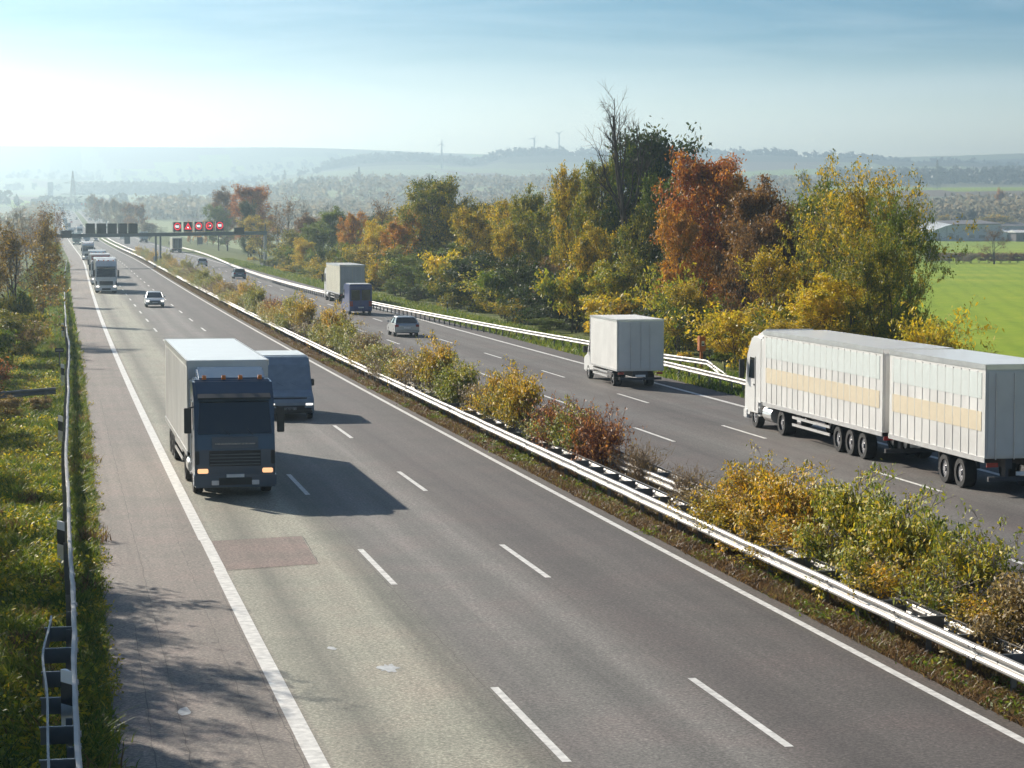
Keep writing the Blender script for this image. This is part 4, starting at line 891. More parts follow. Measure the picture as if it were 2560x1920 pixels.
def on_beam(px0, px1, row0, row1, name, label, face=None, dpt=.35, depth_off=-.5):
    t0, t1 = gt(px0), gt(px1); t = (t0+t1)/2; X = XL+cg*t+sg*-depth_off*-1; Y = YL+sg*t+cg*depth_off
    z0, z1 = z_at(X, Y, row1), z_at(X, Y, row0); w_ = (t1-t0)/2; h_ = z1-z0
    s = empty(name, (X, Y, z0), ga, label, 'sign')
    m = MB(); m.box(-w_, w_, 0, dpt, 0, h_); m.build('housing', 'sign_black', s, .03)
    m = MB(); m.box(-w_-.03, -w_, -.01, dpt, -.02, h_+.02); m.box(w_, w_+.03, -.01, dpt, -.02, h_+.02); m.box(-w_, w_, -.01, dpt, h_, h_+.03); m.build('frame', 'steel' if face else 'sign_black', s)
    m = MB()
    for xx in (-w_*.6, w_*.6): m.box(xx-.05, xx+.05, dpt, dpt+.12, -.25, h_*.8)
    m.build('bracket', 'gantry_steel', s)
    if face:
        cz = h_*.56; r = min(w_*.86, h_*.4)
        if face == 'tri':
            m = MB(); a = [(-r*1.05, cz-r*.85), (r*1.05, cz-r*.85), (0, cz+r)]; k = .52; cx, cy = 0, cz-r*.25
            b = [(cx+(p-cx)*k, cy+(q-cy)*k) for p, q in a]
            for i in range(3):
                j = (i+1) % 3; m.loft([[(a[i][0], y, a[i][1]), (a[j][0], y, a[j][1]), (b[j][0], y, b[j][1]), (b[i][0], y, b[i][1])] for y in (-.03, -.004)])
            m.build('red_triangle', 'led_red', s)
            m = MB(); c, d = math.cos(-.5), math.sin(-.5)
            for (u0, u1, v0, v1) in ((-.26, .2, -.1, .1), (-.12, .1, .1, .2), (-.2, -.08, -.2, -.1), (.06, .18, -.2, -.1)):
                m.loft([[(r*(u*c-v*d), y, cz-r*.36+r*(u*d+v*c)) for u, v in ((u0, v0), (u1, v0), (u1, v1), (u0, v1))] for y in (-.035, -.004)])
            m.build('skidding_car', 'led_white', s)
        else:
            m = MB(); n = 32
            for i in range(n):
                p, q = 2*math.pi*i/n, 2*math.pi*(i+1)/n
                m.loft([[(r*math.cos(p), y, cz+r*math.sin(p)), (r*math.cos(q), y, cz+r*math.sin(q)), ((.74*r)*math.cos(q), y, cz+(.74*r)*math.sin(q)), ((.74*r)*math.cos(p), y, cz+(.74*r)*math.sin(p))] for y in (-.03, -.004)])
            m.build('red_ring', 'led_red', s)
            if face == '100':
                m = MB(); hh, ww, st = r*.3, r*.3, r*.1
                m.box(-r*.56, -r*.46, -.036, -.004, cz-hh, cz+hh); m.loft([[(-r*.68, y, cz+hh*.5), (-r*.56, y, cz+hh), (-r*.46, y, cz+hh), (-r*.56, y, cz+hh*.45)] for y in (-.036, -.004)])
                for x0 in (-r*.36, r*.1):
                    m.box(x0, x0+st, -.036, -.004, cz-hh, cz+hh); m.box(x0+r*.36-st, x0+r*.36, -.036, -.004, cz-hh, cz+hh)
                    m.box(x0+st, x0+r*.36-st, -.036, -.004, cz+hh-st, cz+hh); m.box(x0+st, x0+r*.36-st, -.036, -.004, cz-hh, cz-hh+st)
                m.build('digits', 'led_white', s)
            else:          # no overtaking: two vehicles side by side
                m = MB(); m.box(-r*.5, -r*.06, -.035, -.004, cz-r*.3, cz+r*.34); m.build('red_lorry', 'led_red', s, .02)
                m = MB(); m.box(r*.08, r*.46, -.035, -.004, cz-r*.12, cz+r*.12); m.box(r*.16, r*.38, -.035, -.004, cz+r*.12, cz+r*.24); m.build('white_car', 'led_white', s)
    return s
on_beam(159, 184, 577, 595, 'gantry_board', 'small dark board fixed low on the left end of the gantry beam', depth_off=-.7)
on_beam(591, 614, 569, 585.5, 'gantry_board', 'small dark green-black board fixed on the right part of the gantry beam', depth_off=-.7)
NB = ['first from the left', 'second from the left', 'middle one', 'fourth from the left', 'fifth, nearest the median posts']
for (a, b), n_ in zip(((220.5, 241.6), (248, 269.7), (275, 296), (301.5, 322), (327, 348)), NB): on_beam(a, b, 559, 583.8, 'display_sign', 'unlit dark back of a lane sign over the oncoming lanes, '+n_)
for (a, b, r0_, r1_), fc_, n_ in zip(((437.7, 457.2, 555.8, 579.6), (464, 483.6, 555.2, 579), (491, 510, 554.6, 578.4), (517, 536.6, 554, 577.8), (543.8, 562.6, 553.2, 577)), ('100', 'tri', '100', 'no', '100'),
    ['lit red 100 speed sign on the gantry, left of the triangle', 'lit red warning triangle sign with a skidding vehicle on the gantry', 'lit red 100 speed sign between the triangle and the overtaking ban', 'lit red round overtaking ban sign with red and white vehicles', 'lit red 100 speed sign at the right end of the lit row']):
    on_beam(a, b, r0_, r1_, 'display_sign', n_, fc_)
# second gantry far away
Yg = 2140; cx = float(xc(Yg)); zg = float(zr(Yg))
e = empty('sign_gantry', (cx, Yg, zg), 0, 'tiny hazy gantry across the far end of the motorway', 'gantry')
m = MB(); m.box(-1.5, 36.5, -.4, .4, 5.6, 6.6); m.build('beam', 'gantry_steel', e)
m = MB(); m.box(-1.4, -.8, -.3, .3, -1, 5.6); m.box(35.8, 36.4, -.3, .3, -1, 5.6); m.box(17, 17.5, -.3, .3, -1, 5.6); m.build('column', 'gantry_steel', e)
m = MB()
for x in (5, 8.4, 11.8, 14): m.box(x, x+1.9, -.7, -.4, 6, 8.2)
m.build('dark_panels', 'grey_blue_paint', e)
m = MB()
for x in (22, 25.2, 28.4, 31): m.box(x, x+1.8, -.7, -.4, 6.2, 8.2)
m.build('red_panels', 'red_paint', e)

# ---------------------------------------------------------------- pylons, turbines, buildings
def pylon(px, Y, top, base, label, arms):
    X = px_dir(px)*Y; z0 = float(ground_z(X, Y)); h = z_at(X, Y, top)-z0; m = MB(); bw = h*.085
    wd_ = lambda t: bw*(1-t)**1.1+.35
    lv_ = np.linspace(0, 1, 11); r = .09*h/30+.06
    for a, b in zip(lv_[:-1], lv_[1:]):
        for sx, sy in ((1, 1), (1, -1), (-1, 1), (-1, -1)): m.bar((sx*wd_(a), sy*wd_(a), a*h), (sx*wd_(b), sy*wd_(b), b*h), r*1.4, 4)
        for s in (1, -1):
            m.bar((-wd_(a), s*wd_(a), a*h), (wd_(b), s*wd_(b), b*h), r*.8, 4); m.bar((wd_(a), s*wd_(a), a*h), (-wd_(b), s*wd_(b), b*h), r*.8, 4); m.bar((s*wd_(a), -wd_(a), a*h), (s*wd_(b), wd_(b), b*h), r*.8, 4)
    e = empty('pylon', (X, Y, z0), .3, label, 'pylon'); m.build('mast', 'pylon_steel', e)
    for f, L in arms:
        m = MB()
        for s in (1, -1): m.bar((0, .3, f*h), (s*L*h, 0, f*h+.2), r*1.3, 4); m.bar((0, 0, f*h+.05*h), (s*L*h, 0, f*h+.2), r, 4); m.bar((0, -.3, f*h), (s*L*h, 0, f*h+.2), r*1.3, 4)
        m.build('crossarm', 'pylon_steel', e)
    return e
pylon(186, 2350, 428, 512, 'lattice power pylon standing behind the far gantry', [(.42, .32), (.7, .23)])
pylon(899, 2500, 417, 480, 'lattice power pylon in the haze left of the wind turbine', [(.55, .2), (.75, .14)])
pylon(2339, 2450, 400, 480, 'lattice power pylon rising before the dark wood above the hall', [(.6, .14), (.78, .1)])
pylon(714, 3200, 424, 462, 'faint distant pylon on the slope above the russet tree', [(.7, .25), (.9, .2)])
def turbine(px, Y, hub, base, r, label, a0):
    X = px_dir(px)*Y; z1 = z_at(X, Y, hub); z0 = min(float(ground_z(X, Y)), z_at(X, Y, base)); h = z1-z0; rr = r*depth(X, Y)/F
    e = empty('wind_turbine', (X, Y, z0), -.25, label, 'wind turbine'); m = MB(); m.cyl((0, 0, h/2), 2.3, h, 'z', 12, 1.4); m.build('tower', 'turbine_white', e, smooth=True)
    m = MB(); m.box(-1.6, 1.6, -2.5, 4, h-1.6, h+1.8); m.build('nacelle', 'turbine_white', e, .4)
    m = MB(); m.cyl((0, -3.2, h), 1.2, 1.8, 'y', 10); m.build('hub', 'turbine_white', e)
    for k in range(3):
        a = a0+k*2.0944; m = MB(); u = Vector((math.sin(a), 0, math.cos(a))); v = Vector((math.cos(a), 0, -math.sin(a))); c = Vector((0, -3.4, h))
        m.loft([[tuple(c+u*q*rr+v*(s*wq)+Vector((0, o, 0))) for s, o in ((-.4, -.15), (.6, -.15), (.6, .15), (-.4, .15))] for q, wq in ((.03, 1.3), (.2, 2.2), (1, .5))]); m.build('blade', 'turbine_white', e)
turbine(1105, 4550, 360, 424, 13, 'white wind turbine standing alone on the slope, left of the pair', .1)
turbine(1335, 5100, 347, 384, 13, 'left one of the pair of wind turbines on the wooded ridge', .5)
turbine(1397, 5200, 334, 384, 13, 'right, taller one of the pair of wind turbines on the wooded ridge', .9)
def gp(px, Y): return px_dir(px)*Y
# hall with a swept roof
Y = 1130; z0 = float(ground_z(gp(2400, Y), Y))
zz = lambda px, row: z_at(gp(px, Y), Y, row)-z0
X0 = gp(2285, Y); e = empty('hall', (X0, Y, z0), 0, 'grey hall with a swept light roof behind the green field', 'hall')
sk = [(2285, 597), (2310, 588), (2335, 577), (2358, 568), (2376, 563.5), (2400, 562.5), (2430, 562), (2500, 561)]
m = MB(); pr = [(gp(p, Y)-X0, zz(p, r)) for p, r in sk]
fr = [(x, 0, z) for x, z in pr]+[(pr[-1][0], 0, -.5), (0, 0, -.5)]; bk = [(x, 26, z+.3) for x, z in pr]+[(pr[-1][0], 26, -.5), (0, 26, -.5)]
n = len(fr); m.add(fr+bk, [tuple(range(n))]+[tuple(range(n, 2*n))[::-1]]+[(i, (i+1) % n, n+(i+1) % n, n+i) for i in range(n)]); m.build('wall', 'hall_wall', e)
m = MB(); k_ = 0
for (x, z), (x2, z2) in zip(pr[:-1], pr[1:]):
    k_ += 1
    if k_ == 5: m.build('roof', 'hall_roof', e); m = MB()
    m.loft([[(x-.1, -1.2, z+.02), (x-.1, 28, z+1.9), (x-.1, 28, z+2.3), (x-.1, -1.2, z+.5)], [(x2, -1.2, z2+.02), (x2, 28, z2+1.9), (x2, 28, z2+2.3), (x2, -1.2, z2+.5)]])
m.build('flat_roof', 'roof_dark', e)
for p0, p1, r0_, r1_, nm, mt in ((2371, 2380, 583, 595, 'window', 'wall_glass'), (2388, 2395, 588, 607, 'door', 'wall_glass'), (2338, 2348, 583, 607, 'window', 'wall_glass'), (2420, 2434, 588, 596, 'window', 'wall_glass'), (2445, 2460, 588, 596, 'window', 'wall_glass'), (2364.5, 2365.5, 566, 609, 'column', 'sign_grey')):
    a, b = gp(p0, Y)-X0, gp(p1, Y)-X0; m = MB(); m.box(a, b, -.15, .1, zz(p0, r1_), zz(p0, r0_)); m.build(nm, mt, e)
def block(p0, p1, Y, row0, row1, label, wall, roof, wins=0, cat='building', name='building'):
    X0 = gp(p0, Y); z0 = float(ground_z(X0, Y)); z1 = z_at(X0, Y, row0); z0 = min(z0, z_at(X0, Y, row1)); w_ = gp(p1, Y)-X0; h = z1-z0
    e = empty(name, (X0, Y, z0), 0, label, cat); m = MB(); m.box(0, w_, 0, w_*.5+6, -1, h*.8); m.build('wall', wall, e)
    m = MB(); m.prism([(-.8, h*.8), (w_*.25+3, h), (w_*.5+6.8, h*.8)], -.6, w_+.6); m.build('roof', roof, e)
    for k in range(wins):
        m = MB(); a = w_*(k+.25)/wins; m.box(a, a+w_*.45/wins, -.12, .1, h*.2, h*.6); m.build('window', 'wall_glass', e)
block(2476, 2512, 1180, 573, 609, 'white flat building with dark windows beside the bare field tree', 'roof_dark', 'trailer_white', 3)
block(2513, 2536, 1120, 574, 607, 'small white hall with an open dark gate at the frame edge', 'wall_white', 'trailer_white', 2)
block(2538, 2580, 1110, 575, 607, 'white-roofed building cut by the right picture edge', 'roof_dark', 'wall_white', 3)
block(2395, 2570, 1240, 556, 600, 'long low building with a dark roof behind the hall', 'hall_wall', 'roof_dark', 6)
block(2379, 2386, 3420, 443, 449, 'tiny white house gable before the dark wood', 'wall_white', 'wall_white', 0, 'house', 'house')
X = gp(130, 3300); m = MB(); m.box(-4, 4, -4, 4, -2, 20); o = m.build('tower', 'hall_wall', None, .4); o.location = (X, 3300, float(ground_z(X, 3300))); tag(o, 'faint square tower in the haze left of the pylon', 'tower')

# ---------------------------------------------------------------- vehicles (origin: ground under the front bumper, front towards +Y)
solid('lamp_on', (.95, .9, .8), .2, 0, 0, 1, .5, 1.2); solid('lamp_amber_on', (.95, .55, .28), .2, 0, 0, 1, .5, .6)
def wheel(parent, x, y, r, wd_=.26, name='wheel', truck=False):
    m = MB(); n = 22; s = 1 if x > 0 else -1
    prof = [(r*.62, -wd_/2), (r*.94, -wd_/2), (r, -wd_*.32), (r, wd_*.32), (r*.94, wd_/2), (r*.62, wd_/2)]
    rg = [[(o, q*math.cos(2*math.pi*i/n), q*math.sin(2*math.pi*i/n)) for q, o in prof] for i in range(n)]
    rg.append(rg[0]); m.loft(rg, cap=False); t = m.build('tyre', 'tyre', None)
    w = link(name, t.data, parent); bpy.data.objects.remove(t); w.location = (x, y, r)
    m = MB(); m.cyl((0, 0, 0), r*.63, wd_*.7, 'x', 20); 
    for k in range(5 if not truck else 8):
        a = 2*math.pi*k/(5 if not truck else 8); m.box(s*wd_*.3-.03, s*wd_*.3+.03, math.cos(a)*r*.34-.04, math.cos(a)*r*.34+.04, math.sin(a)*r*.34-.04, math.sin(a)*r*.34+.04)
    m.cyl((s*wd_*.36, 0, 0), r*.2, .08, 'x', 12); m.build('rim', 'rim', w)
    return w
def tractor(e, paint, L=5.9, H=3.75, visor=True, sky_=True):
    m = MB(); pr = [(-.02, .42), (.0, .9), (0, 1.45), (-.06, 1.9), (-.3, 2.95), (-.42, 3.1), (-.95, H-.04), (-1.6, H), (-2.25, H-.02), (-2.25, 1.0), (-1.95, 1.0), (-1.9, .55), (-.85, .55), (-.75, .42)]
    m.prism(pr, -1.22, 1.22); m.build('cab', paint, e, .07)
    m = MB(); m.loft([[(-1.12, .03-.06+.012, 1.93), (1.12, -.018, 1.93), (1.12, -.058, 1.93), (-1.12, -.058, 1.93)], [(-1.06, -.285, 2.9), (1.06, -.285, 2.9), (1.06, -.325, 2.9), (-1.06, -.325, 2.9)]]); m.build('windscreen', 'glass_dark', e)
    if visor:
        m = MB(); m.loft([[(-1.1, -.05, 2.98), (1.1, -.05, 2.98), (1.1, -.3, 3.1), (-1.1, -.3, 3.1)], [(-1.1, -.06, 3.03), (1.1, -.06, 3.03), (1.1, -.3, 3.14), (-1.1, -.3, 3.14)]]); m.build('sun_visor', 'plastic_black', e)
    m = MB()
    for x in (-.55, .15): m.loft([[(x, -.0, 1.92), (x+.03, 0, 1.92), (x+.03, -.03, 1.9), (x, -.03, 1.9)], [(x+.42, -.15, 2.32), (x+.45, -.15, 2.32), (x+.45, -.18, 2.3), (x+.42, -.18, 2.3)]])
    m.build('wiper', 'plastic_black', e)
    m = MB(); m.prism([(-.6, 3.12), (-1.15, H+.02), (-2.2, H+.3), (-2.24, H-.05), (-1.2, H-.08)], -1.05, 1.05); m.build('roof_deflector', paint, e, .06)
    for s in (-1, 1):
        m = MB(); a, b = sorted((s*1.14, s*1.22)); m.box(a, b, -2.75, -2.24, 1.1, H-.1); m.build('side_deflector', paint, e, .03)
        a, b = sorted((s*1.0, s*1.24))
        for z in (.52, .84): m = MB(); m.box(a, b, -2.2, -1.98, z, z+.06); m.build('step', 'aluminium', e)
        m = MB(); a, b = sorted((s*1.08, s*1.21)); m.box(a, b, -.06, .03, 1.0, 1.42); m.build('corner_vane', 'plastic_black', e, .02)
        m = MB(); a, b = sorted((s*.5, s*.72)); m.box(a, b, .05, .075, .38, .52); m.build('fog_lamp', 'lamp_glass', e, .01)
    m = MB(); m.box(-.62, .62, -.01, .03, 1.6, 1.66); m.build('trim_bar', 'aluminium', e, .01)
    m = MB(); m.box(-.78, .78, -.02, .02, .95, 1.42)
    m.build('grille', 'plastic_black', e)
    m = MB()
    for z in (.99, 1.09, 1.19, 1.29): m.box(-.76, .76, .015, .04, z, z+.035)
    m.build('grille_bars', 'sign_grey', e)
    m = MB(); m.box(-.7, .7, -.05, .03, 1.48, 1.85); m.build('front_flap', paint, e, .02)
    m = MB(); m.box(-1.25, 1.25, -.45, .06, .3, .72); m.build('bumper', paint, e, .05)
    m = MB(); m.box(-.5, .5, .06, .075, .38, .6); m.build('air_intake', 'plastic_black', e)
    m = MB(); m.box(-.27, .27, .061, .08, .61, .71); m.build('number_plate', 'plate_white', e)
    for s in (-1, 1):
        m = MB(); m.box(min(s*.82, s*1.14), max(s*.82, s*1.14), .02, .08, .74, .88); m.build('headlight', 'lamp_amber_on' if paint == 'blue_cab' else 'lamp_on', e, .02)
        m = MB(); m.prism([(-.62, 2.0), (-1.35, 2.0), (-1.35, 2.85), (-.78, 2.85)], min(s*1.2, s*1.235), max(s*1.2, s*1.235)); m.build('side_window', 'glass_dark', e)
        m = MB(); m.box(min(s*1.225, s*1.235), max(s*1.225, s*1.235), -1.5, -1.46, .7, 2.9); m.box(min(s*1.225, s*1.24), max(s*1.225, s*1.24), -1.44, -1.25, 1.72, 1.78); m.build('door_seam', 'plastic_black', e)
        m = MB(); m.box(min(s*1.3, s*1.52), max(s*1.3, s*1.52), -.28, -.14, 1.95, 2.72); m.bar((s*1.2, -.3, 2.75), (s*1.42, -.22, 2.7), .03, 5); m.build('mirror', 'plastic_black', e, .02)
        m = MB(); m.cyl((s*.95, -3.2, .68), .33, 1.1, 'y', 16); m.build('fuel_tank', 'aluminium', e)
        wheel(e, s*1.05, -1.38, .5, .3, 'wheel', True); wheel(e, s*.98, -4.95, .5, .5, 'wheel', True)
        m = MB(); m.box(min(s*.72, s*1.24), max(s*.72, s*1.24), -5.6, -4.3, 1.04, 1.08); m.build('mudguard', 'plastic_black', e)
        m = MB(); m.box(min(s*.3, s*.42), max(s*.3, s*.42), -L, -2.1, .72, .98); m.build('frame_rail', 'chassis', e)
    if sky_:
        m = MB()
        for s in (-1, -.3, .3, 1): m.cyl((s*.85, -1.0, H+.04), .07, .12, 'x', 10)
        m.build('roof_lamp', 'lamp_amber', e)
def trailer(e, y0, L, mat, H=4.0, roof=None, axles=3, bands=(), rear='tarp_grey', skirt=True, gap=None):
    y1 = y0-L
    m = MB(); m.box(-1.275, 1.275, y1, y0, 1.12, H); m.build('cargo_box', mat, e, .025)
    m = MB()
    for s in (-1, 1): m.box(min(s*1.265, s*1.295), max(s*1.265, s*1.295), y1-.01, y0+.01, H-.14, H+.02)
    m.box(-1.26, 1.26, y1-.02, y1+.06, H-.14, H+.021); m.build('roof_rail', 'aluminium', e)
    if roof: m = MB(); m.box(-1.24, 1.24, y1+.05, y0-.05, H, H+.015); m.build('roof', roof, e)
    m = MB()
    for s in (-1, 1): m.box(min(s*1.27, s*1.3), max(s*1.27, s*1.3), y1, y0, 1.0, 1.16)
    m.build('side_rail', 'aluminium', e)
    # curtain straps
    for s in (-1, 1):
        m = MB()
        for k in range(int(L/.66)): y = y0-.4-k*.66; m.box(min(s*1.27, s*1.2895), max(s*1.27, s*1.2895), y-.014, y+.014, 1.16, H-.2)
        m.build('curtain_straps', mat, e)
    for z0, z1, mt, nm in bands:
        for s in (-1, 1):
            m = MB(); m.box(min(s*1.278, s*1.286), max(s*1.278, s*1.286), y1+.3, y0-.3, z0, z1); m.build(nm, mt, e)
    for s in (-1, 1):
        m = MB(); a, b = sorted((s*.02, s*1.2)); m.box(a, b, y1-.035, y1, 1.2, H-.2)
        d = m.build('rear_door', rear, e, .01)
        m = MB()
        for x in (.35, .95): m.bar((s*x, y1-.06, 1.1), (s*x, y1-.06, H-.25), .02, 6)
        m.build('lock_bar', 'aluminium', d)
        m = MB(); a, b = sorted((s*.85, s*1.22)); m.box(a, b, y1-.04, y1+.04, .86, 1.0); m.build('tail_light', 'lamp_red', e, .01)
        if skirt:
            m = MB(); a, b = sorted((s*1.2, s*1.24))
            for z in (.5, .78): m.box(a, b, y1+5.6, y0-3.6, z, z+.1)
            m.build('side_guard', 'aluminium', e)
        m = MB(); a, b = sorted((s*.75, s*1.27)); m.box(a, b, y1+1.4, y1+1.4+axles*1.32+.4, 1.02, 1.06); m.build('mudguard', 'plastic_black', e)
        for k in range(axles): wheel(e, s*1.03, y1+2.1+k*1.32, .48, .4, 'wheel', True)
    m = MB(); m.box(-1.15, 1.15, y1-.02, y1+.1, .42, .56); m.box(-.6, -.5, y1, y1+.3, .5, 1.1); m.box(.5, .6, y1, y1+.3, .5, 1.1); m.build('underrun_bar', 'chassis', e)
    m = MB(); m.box(-.5, -.38, y1, y0, .8, 1.12); m.box(.38, .5, y1, y0, .8, 1.12); m.box(-.7, -.58, y0-3.2, y0-3.05, .25, 1.1); m.box(.58, .7, y0-3.2, y0-3.05, .25, 1.1); m.build('chassis_frame', 'chassis', e)
    m = MB(); m.box(-.27, .27, y1-.06, y1-.02, .6, .72); m.build('number_plate', 'plate_white', e)
def place(w, Y, out=False, lift=0):
    x, y, z = P(w, Y); return (x, y, z+lift), (heading(Y) if out else math.pi+heading(Y))
def car(e, paint, L=4.5, W=1.8, Ht=1.46, kind='hatch', lamps='lamp_on'):
    h = Ht/1.46; van = kind == 'van'
    if van:
        pr = [(0, .35), (.0, .75), (-.12, .98), (-.75, 1.22), (-1.62, 2.25*h/1.0*.0+Ht*.86), (-2.1, Ht-.03), (-2.6, Ht), (-L+.1, Ht), (-L, Ht-.12), (-L, .4), (-L+.1, .3), (-.1, .28)]
    else:
        pr = [(0, .35), (0, .6), (-.12, .74), (-.5, .86), (-1.15, .95), (-L+.45, 1.0), (-L+.06, .98), (-L, .82), (-L, .42), (-L+.12, .28), (-.12, .26)]
    m = MB(); m.prism(pr, -W/2, W/2); m.build('body', paint, e, .09 if not van else .08)
    b = .95
    if van:
        m = MB(); m.loft([[(-W*.43, -.9+.05, 1.3), (W*.43, -.85, 1.3), (W*.43, -.92, 1.28), (-W*.43, -.92, 1.28)], [(-W*.4, -1.6, Ht*.84), (W*.4, -1.6, Ht*.84), (W*.4, -1.68, Ht*.83), (-W*.4, -1.68, Ht*.83)]]); m.build('windscreen', 'glass_dark', e)
        for s in (-1, 1):
            m = MB(); a, c = sorted((s*W/2-.0, s*(W/2+.012))); m.prism([(-1.25, 1.35), (-2.35, 1.35), (-2.35, Ht*.8), (-1.72, Ht*.8)], a, c); m.build('side_window', 'glass_dark', e)
            m = MB(); a, c = sorted((s*.08, s*W*.42)); m.box(a, c, -L-.012, -L+.02, 1.3, Ht*.82); m.build('rear_window', 'glass_dark', e)
        m = MB(); m.box(-W*.46, W*.46, -.05, .03, .3, .56); m.build('bumper', 'plastic_black', e, .04)
        m = MB(); m.loft([[(-W*.3, -.02, .72), (W*.3, -.02, .72), (W*.3, -.1, .72), (-W*.3, -.1, .72)], [(-W*.36, -.09, .95), (W*.36, -.09, .95), (W*.36, -.2, .95), (-W*.36, -.2, .95)]]); m.build('upper_grille', 'plastic_black', e)
        m = MB()
        for x in (-.5, .1): m.bar((x, -.86, 1.33), (x+.4, -1.02, 1.52), .015, 4)
        m.build('wiper', 'plastic_black', e)
        m = MB(); m.box(-.01, .01, -L-.014, -L, .5, Ht-.15); m.build('door_gap', 'plastic_black', e)
    else:
        y0, y1, t0, t1 = {'hatch': (-1.05, -L+.12, -1.95, -L+.75), 'estate': (-1.05, -L+.08, -1.95, -L+.4), 'sedan': (-1.15, -L+.75, -2.1, -L+1.35)}[kind]
        wb, wt = W*.46, W*.37
        m = MB(); m.loft([[(-wb, y0, b), (wb, y0, b), (wb, y1, b), (-wb, y1, b)], [(-wt, t0, Ht-.05), (wt, t0, Ht-.05), (wt, t1, Ht-.05), (-wt, t1, Ht-.05)]]); m.build('windows', 'glass_dark', e, .03)
        m = MB(); m.loft([[(-wt-.01, t0+.03, Ht-.07), (wt+.01, t0+.03, Ht-.07), (wt+.01, t1-.03, Ht-.07), (-wt-.01, t1-.03, Ht-.07)], [(-wt*.92, t0-.18, Ht), (wt*.92, t0-.18, Ht), (wt*.92, t1+.12, Ht), (-wt*.92, t1+.12, Ht)]]); m.build('roof', paint, e, .02)
        m = MB()
        for s in (-1, 1):
            for (ya, yb) in ((y0, t0), (y1, t1), ((y0+y1)/2+.05, (t0+t1)/2+.1)): m.bar((s*(wb+.005), ya, b), (s*(wt+.01), yb, Ht-.06), .04, 5)
        m.build('window_pillars', paint, e)
    m = MB(); m.box(-W*.3, W*.3, -.03, .015, .5, .62); m.box(-W*.38, W*.38, -.04, .018, .32, .42); m.build('grille', 'plastic_black', e)
    m = MB(); m.box(-.26, .26, .01, .03, .43, .53); m.build('number_plate', 'plate_white', e); m = MB(); m.box(-.26, .26, -L-.03, -L, .62, .73); m.build('number_plate', 'plate_white', e)
    for s in (-1, 1):
        a, c = sorted((s*W*.31, s*W*.475)); m = MB(); m.box(a, c, -.1, .015, .6, .74); m.build('headlight', lamps, e, .03)
        a, c = sorted((s*W*.34, s*W*.485)); m = MB(); z = (.72, .92) if not van else (.75, 1.25); m.box(a, c, -L-.015, -L+.08, *z); m.build('tail_light', 'lamp_red', e, .02)
        a, c = sorted((s*W*.5, s*(W*.5+.16))); m = MB(); zz = b+.02 if not van else 1.35; yy = -1.35; m.box(a, c, yy-.1, yy, zz, zz+.15 if not van else zz+.3); m.build('mirror', paint if not van else 'plastic_black', e, .03)
        r = .32 if not van else .35
        wheel(e, s*(W/2-.11), -.85, r, .22); wheel(e, s*(W/2-.11), -L+.95, r, .22)
def box_van(e, cab, box, L=7.2, Ht=3.3):
    m = MB(); m.prism([(0, .4), (0, 1.0), (-.15, 1.2), (-.7, 1.35), (-1.35, 2.2), (-1.6, 2.3), (-2.3, 2.32), (-2.3, .5), (-.2, .35)], -1.0, 1.0); m.build('cab', cab, e, .07)
    m = MB(); m.loft([[(-.88, -.72, 1.42), (.88, -.72, 1.42), (.88, -.8, 1.4), (-.88, -.8, 1.4)], [(-.82, -1.3, 2.14), (.82, -1.3, 2.14), (.82, -1.38, 2.12), (-.82, -1.38, 2.12)]]); m.build('windscreen', 'glass_dark', e)
    m = MB(); m.box(-1.2, 1.2, -L, -2.35, .85, Ht); m.build('cargo_box', box, e, .03)
    m = MB()
    for s in (-1, 1):
        a, b = sorted((s*1.19, s*1.215)); m.box(a, b, -L-.01, -2.34, Ht-.1, Ht+.01); m.box(a, b, -L-.01, -2.34, .84, .95)
        m.box(a, b, -L-.012, -L+.08, .85, Ht); m.box(a, b, -2.42, -2.338, .85, Ht)
    m.box(-1.2, 1.2, -L-.012, -L+.07, Ht-.1, Ht+.011); m.build('corner_trim', 'aluminium', e)
    for s in (-1, 1):
        a, b = sorted((s*.02, s*1.15)); m = MB(); m.box(a, b, -L-.03, -L, .95, Ht-.14); d = m.build('rear_door', box, e, .01)
        m = MB(); m.bar((s*.5, -L-.05, .9), (s*.5, -L-.05, Ht-.2), .018, 6); m.build('lock_bar', 'aluminium', d)
        a, b = sorted((s*.85, s*1.15)); m = MB(); m.box(a, b, -L-.03, -L+.05, .68, .8); m.build('tail_light', 'lamp_red', e, .01)
        m = MB(); a, b = sorted((s*.99, s*1.012)); m.prism([(-1.1, 1.45), (-1.95, 1.45), (-1.95, 2.1), (-1.45, 2.1)], a, b); m.build('side_window', 'glass_dark', e)
        m = MB(); a, b = sorted((s*1.05, s*1.3)); m.box(a, b, -1.2, -1.05, 1.4, 1.75); m.build('mirror', 'plastic_black', e, .02)
        m = MB(); a, b = sorted((s*.7, s*.92)); m.box(a, b, -.05, .02, .85, 1.02); m.build('headlight', 'lamp_glass', e, .02)
        m = MB(); a, b = sorted((s*1.12, s*1.18)); m.box(a, b, -L+2.2, -2.9, .42, .52); m.box(a, b, -L+2.2, -2.9, .64, .72); m.build('side_guard', 'aluminium', e)
        wheel(e, s*.88, -1.05, .37, .24); wheel(e, s*.85, -L+1.6, .37, .42)
    m = MB(); m.box(-.4, .4, -L, -2.2, .55, .85); m.box(-1.1, 1.1, -L-.01, -L+.08, .4, .52); m.build('chassis_frame', 'chassis', e)
    m = MB(); m.box(-.26, .26, -L-.04, -L, .55, .66); m.build('number_plate', 'plate_white', e)

def veh(name, w, Y, out, label, cat, group=None):
    loc, rz = place(w, Y, out); return empty(name, loc, rz, label, cat, group)
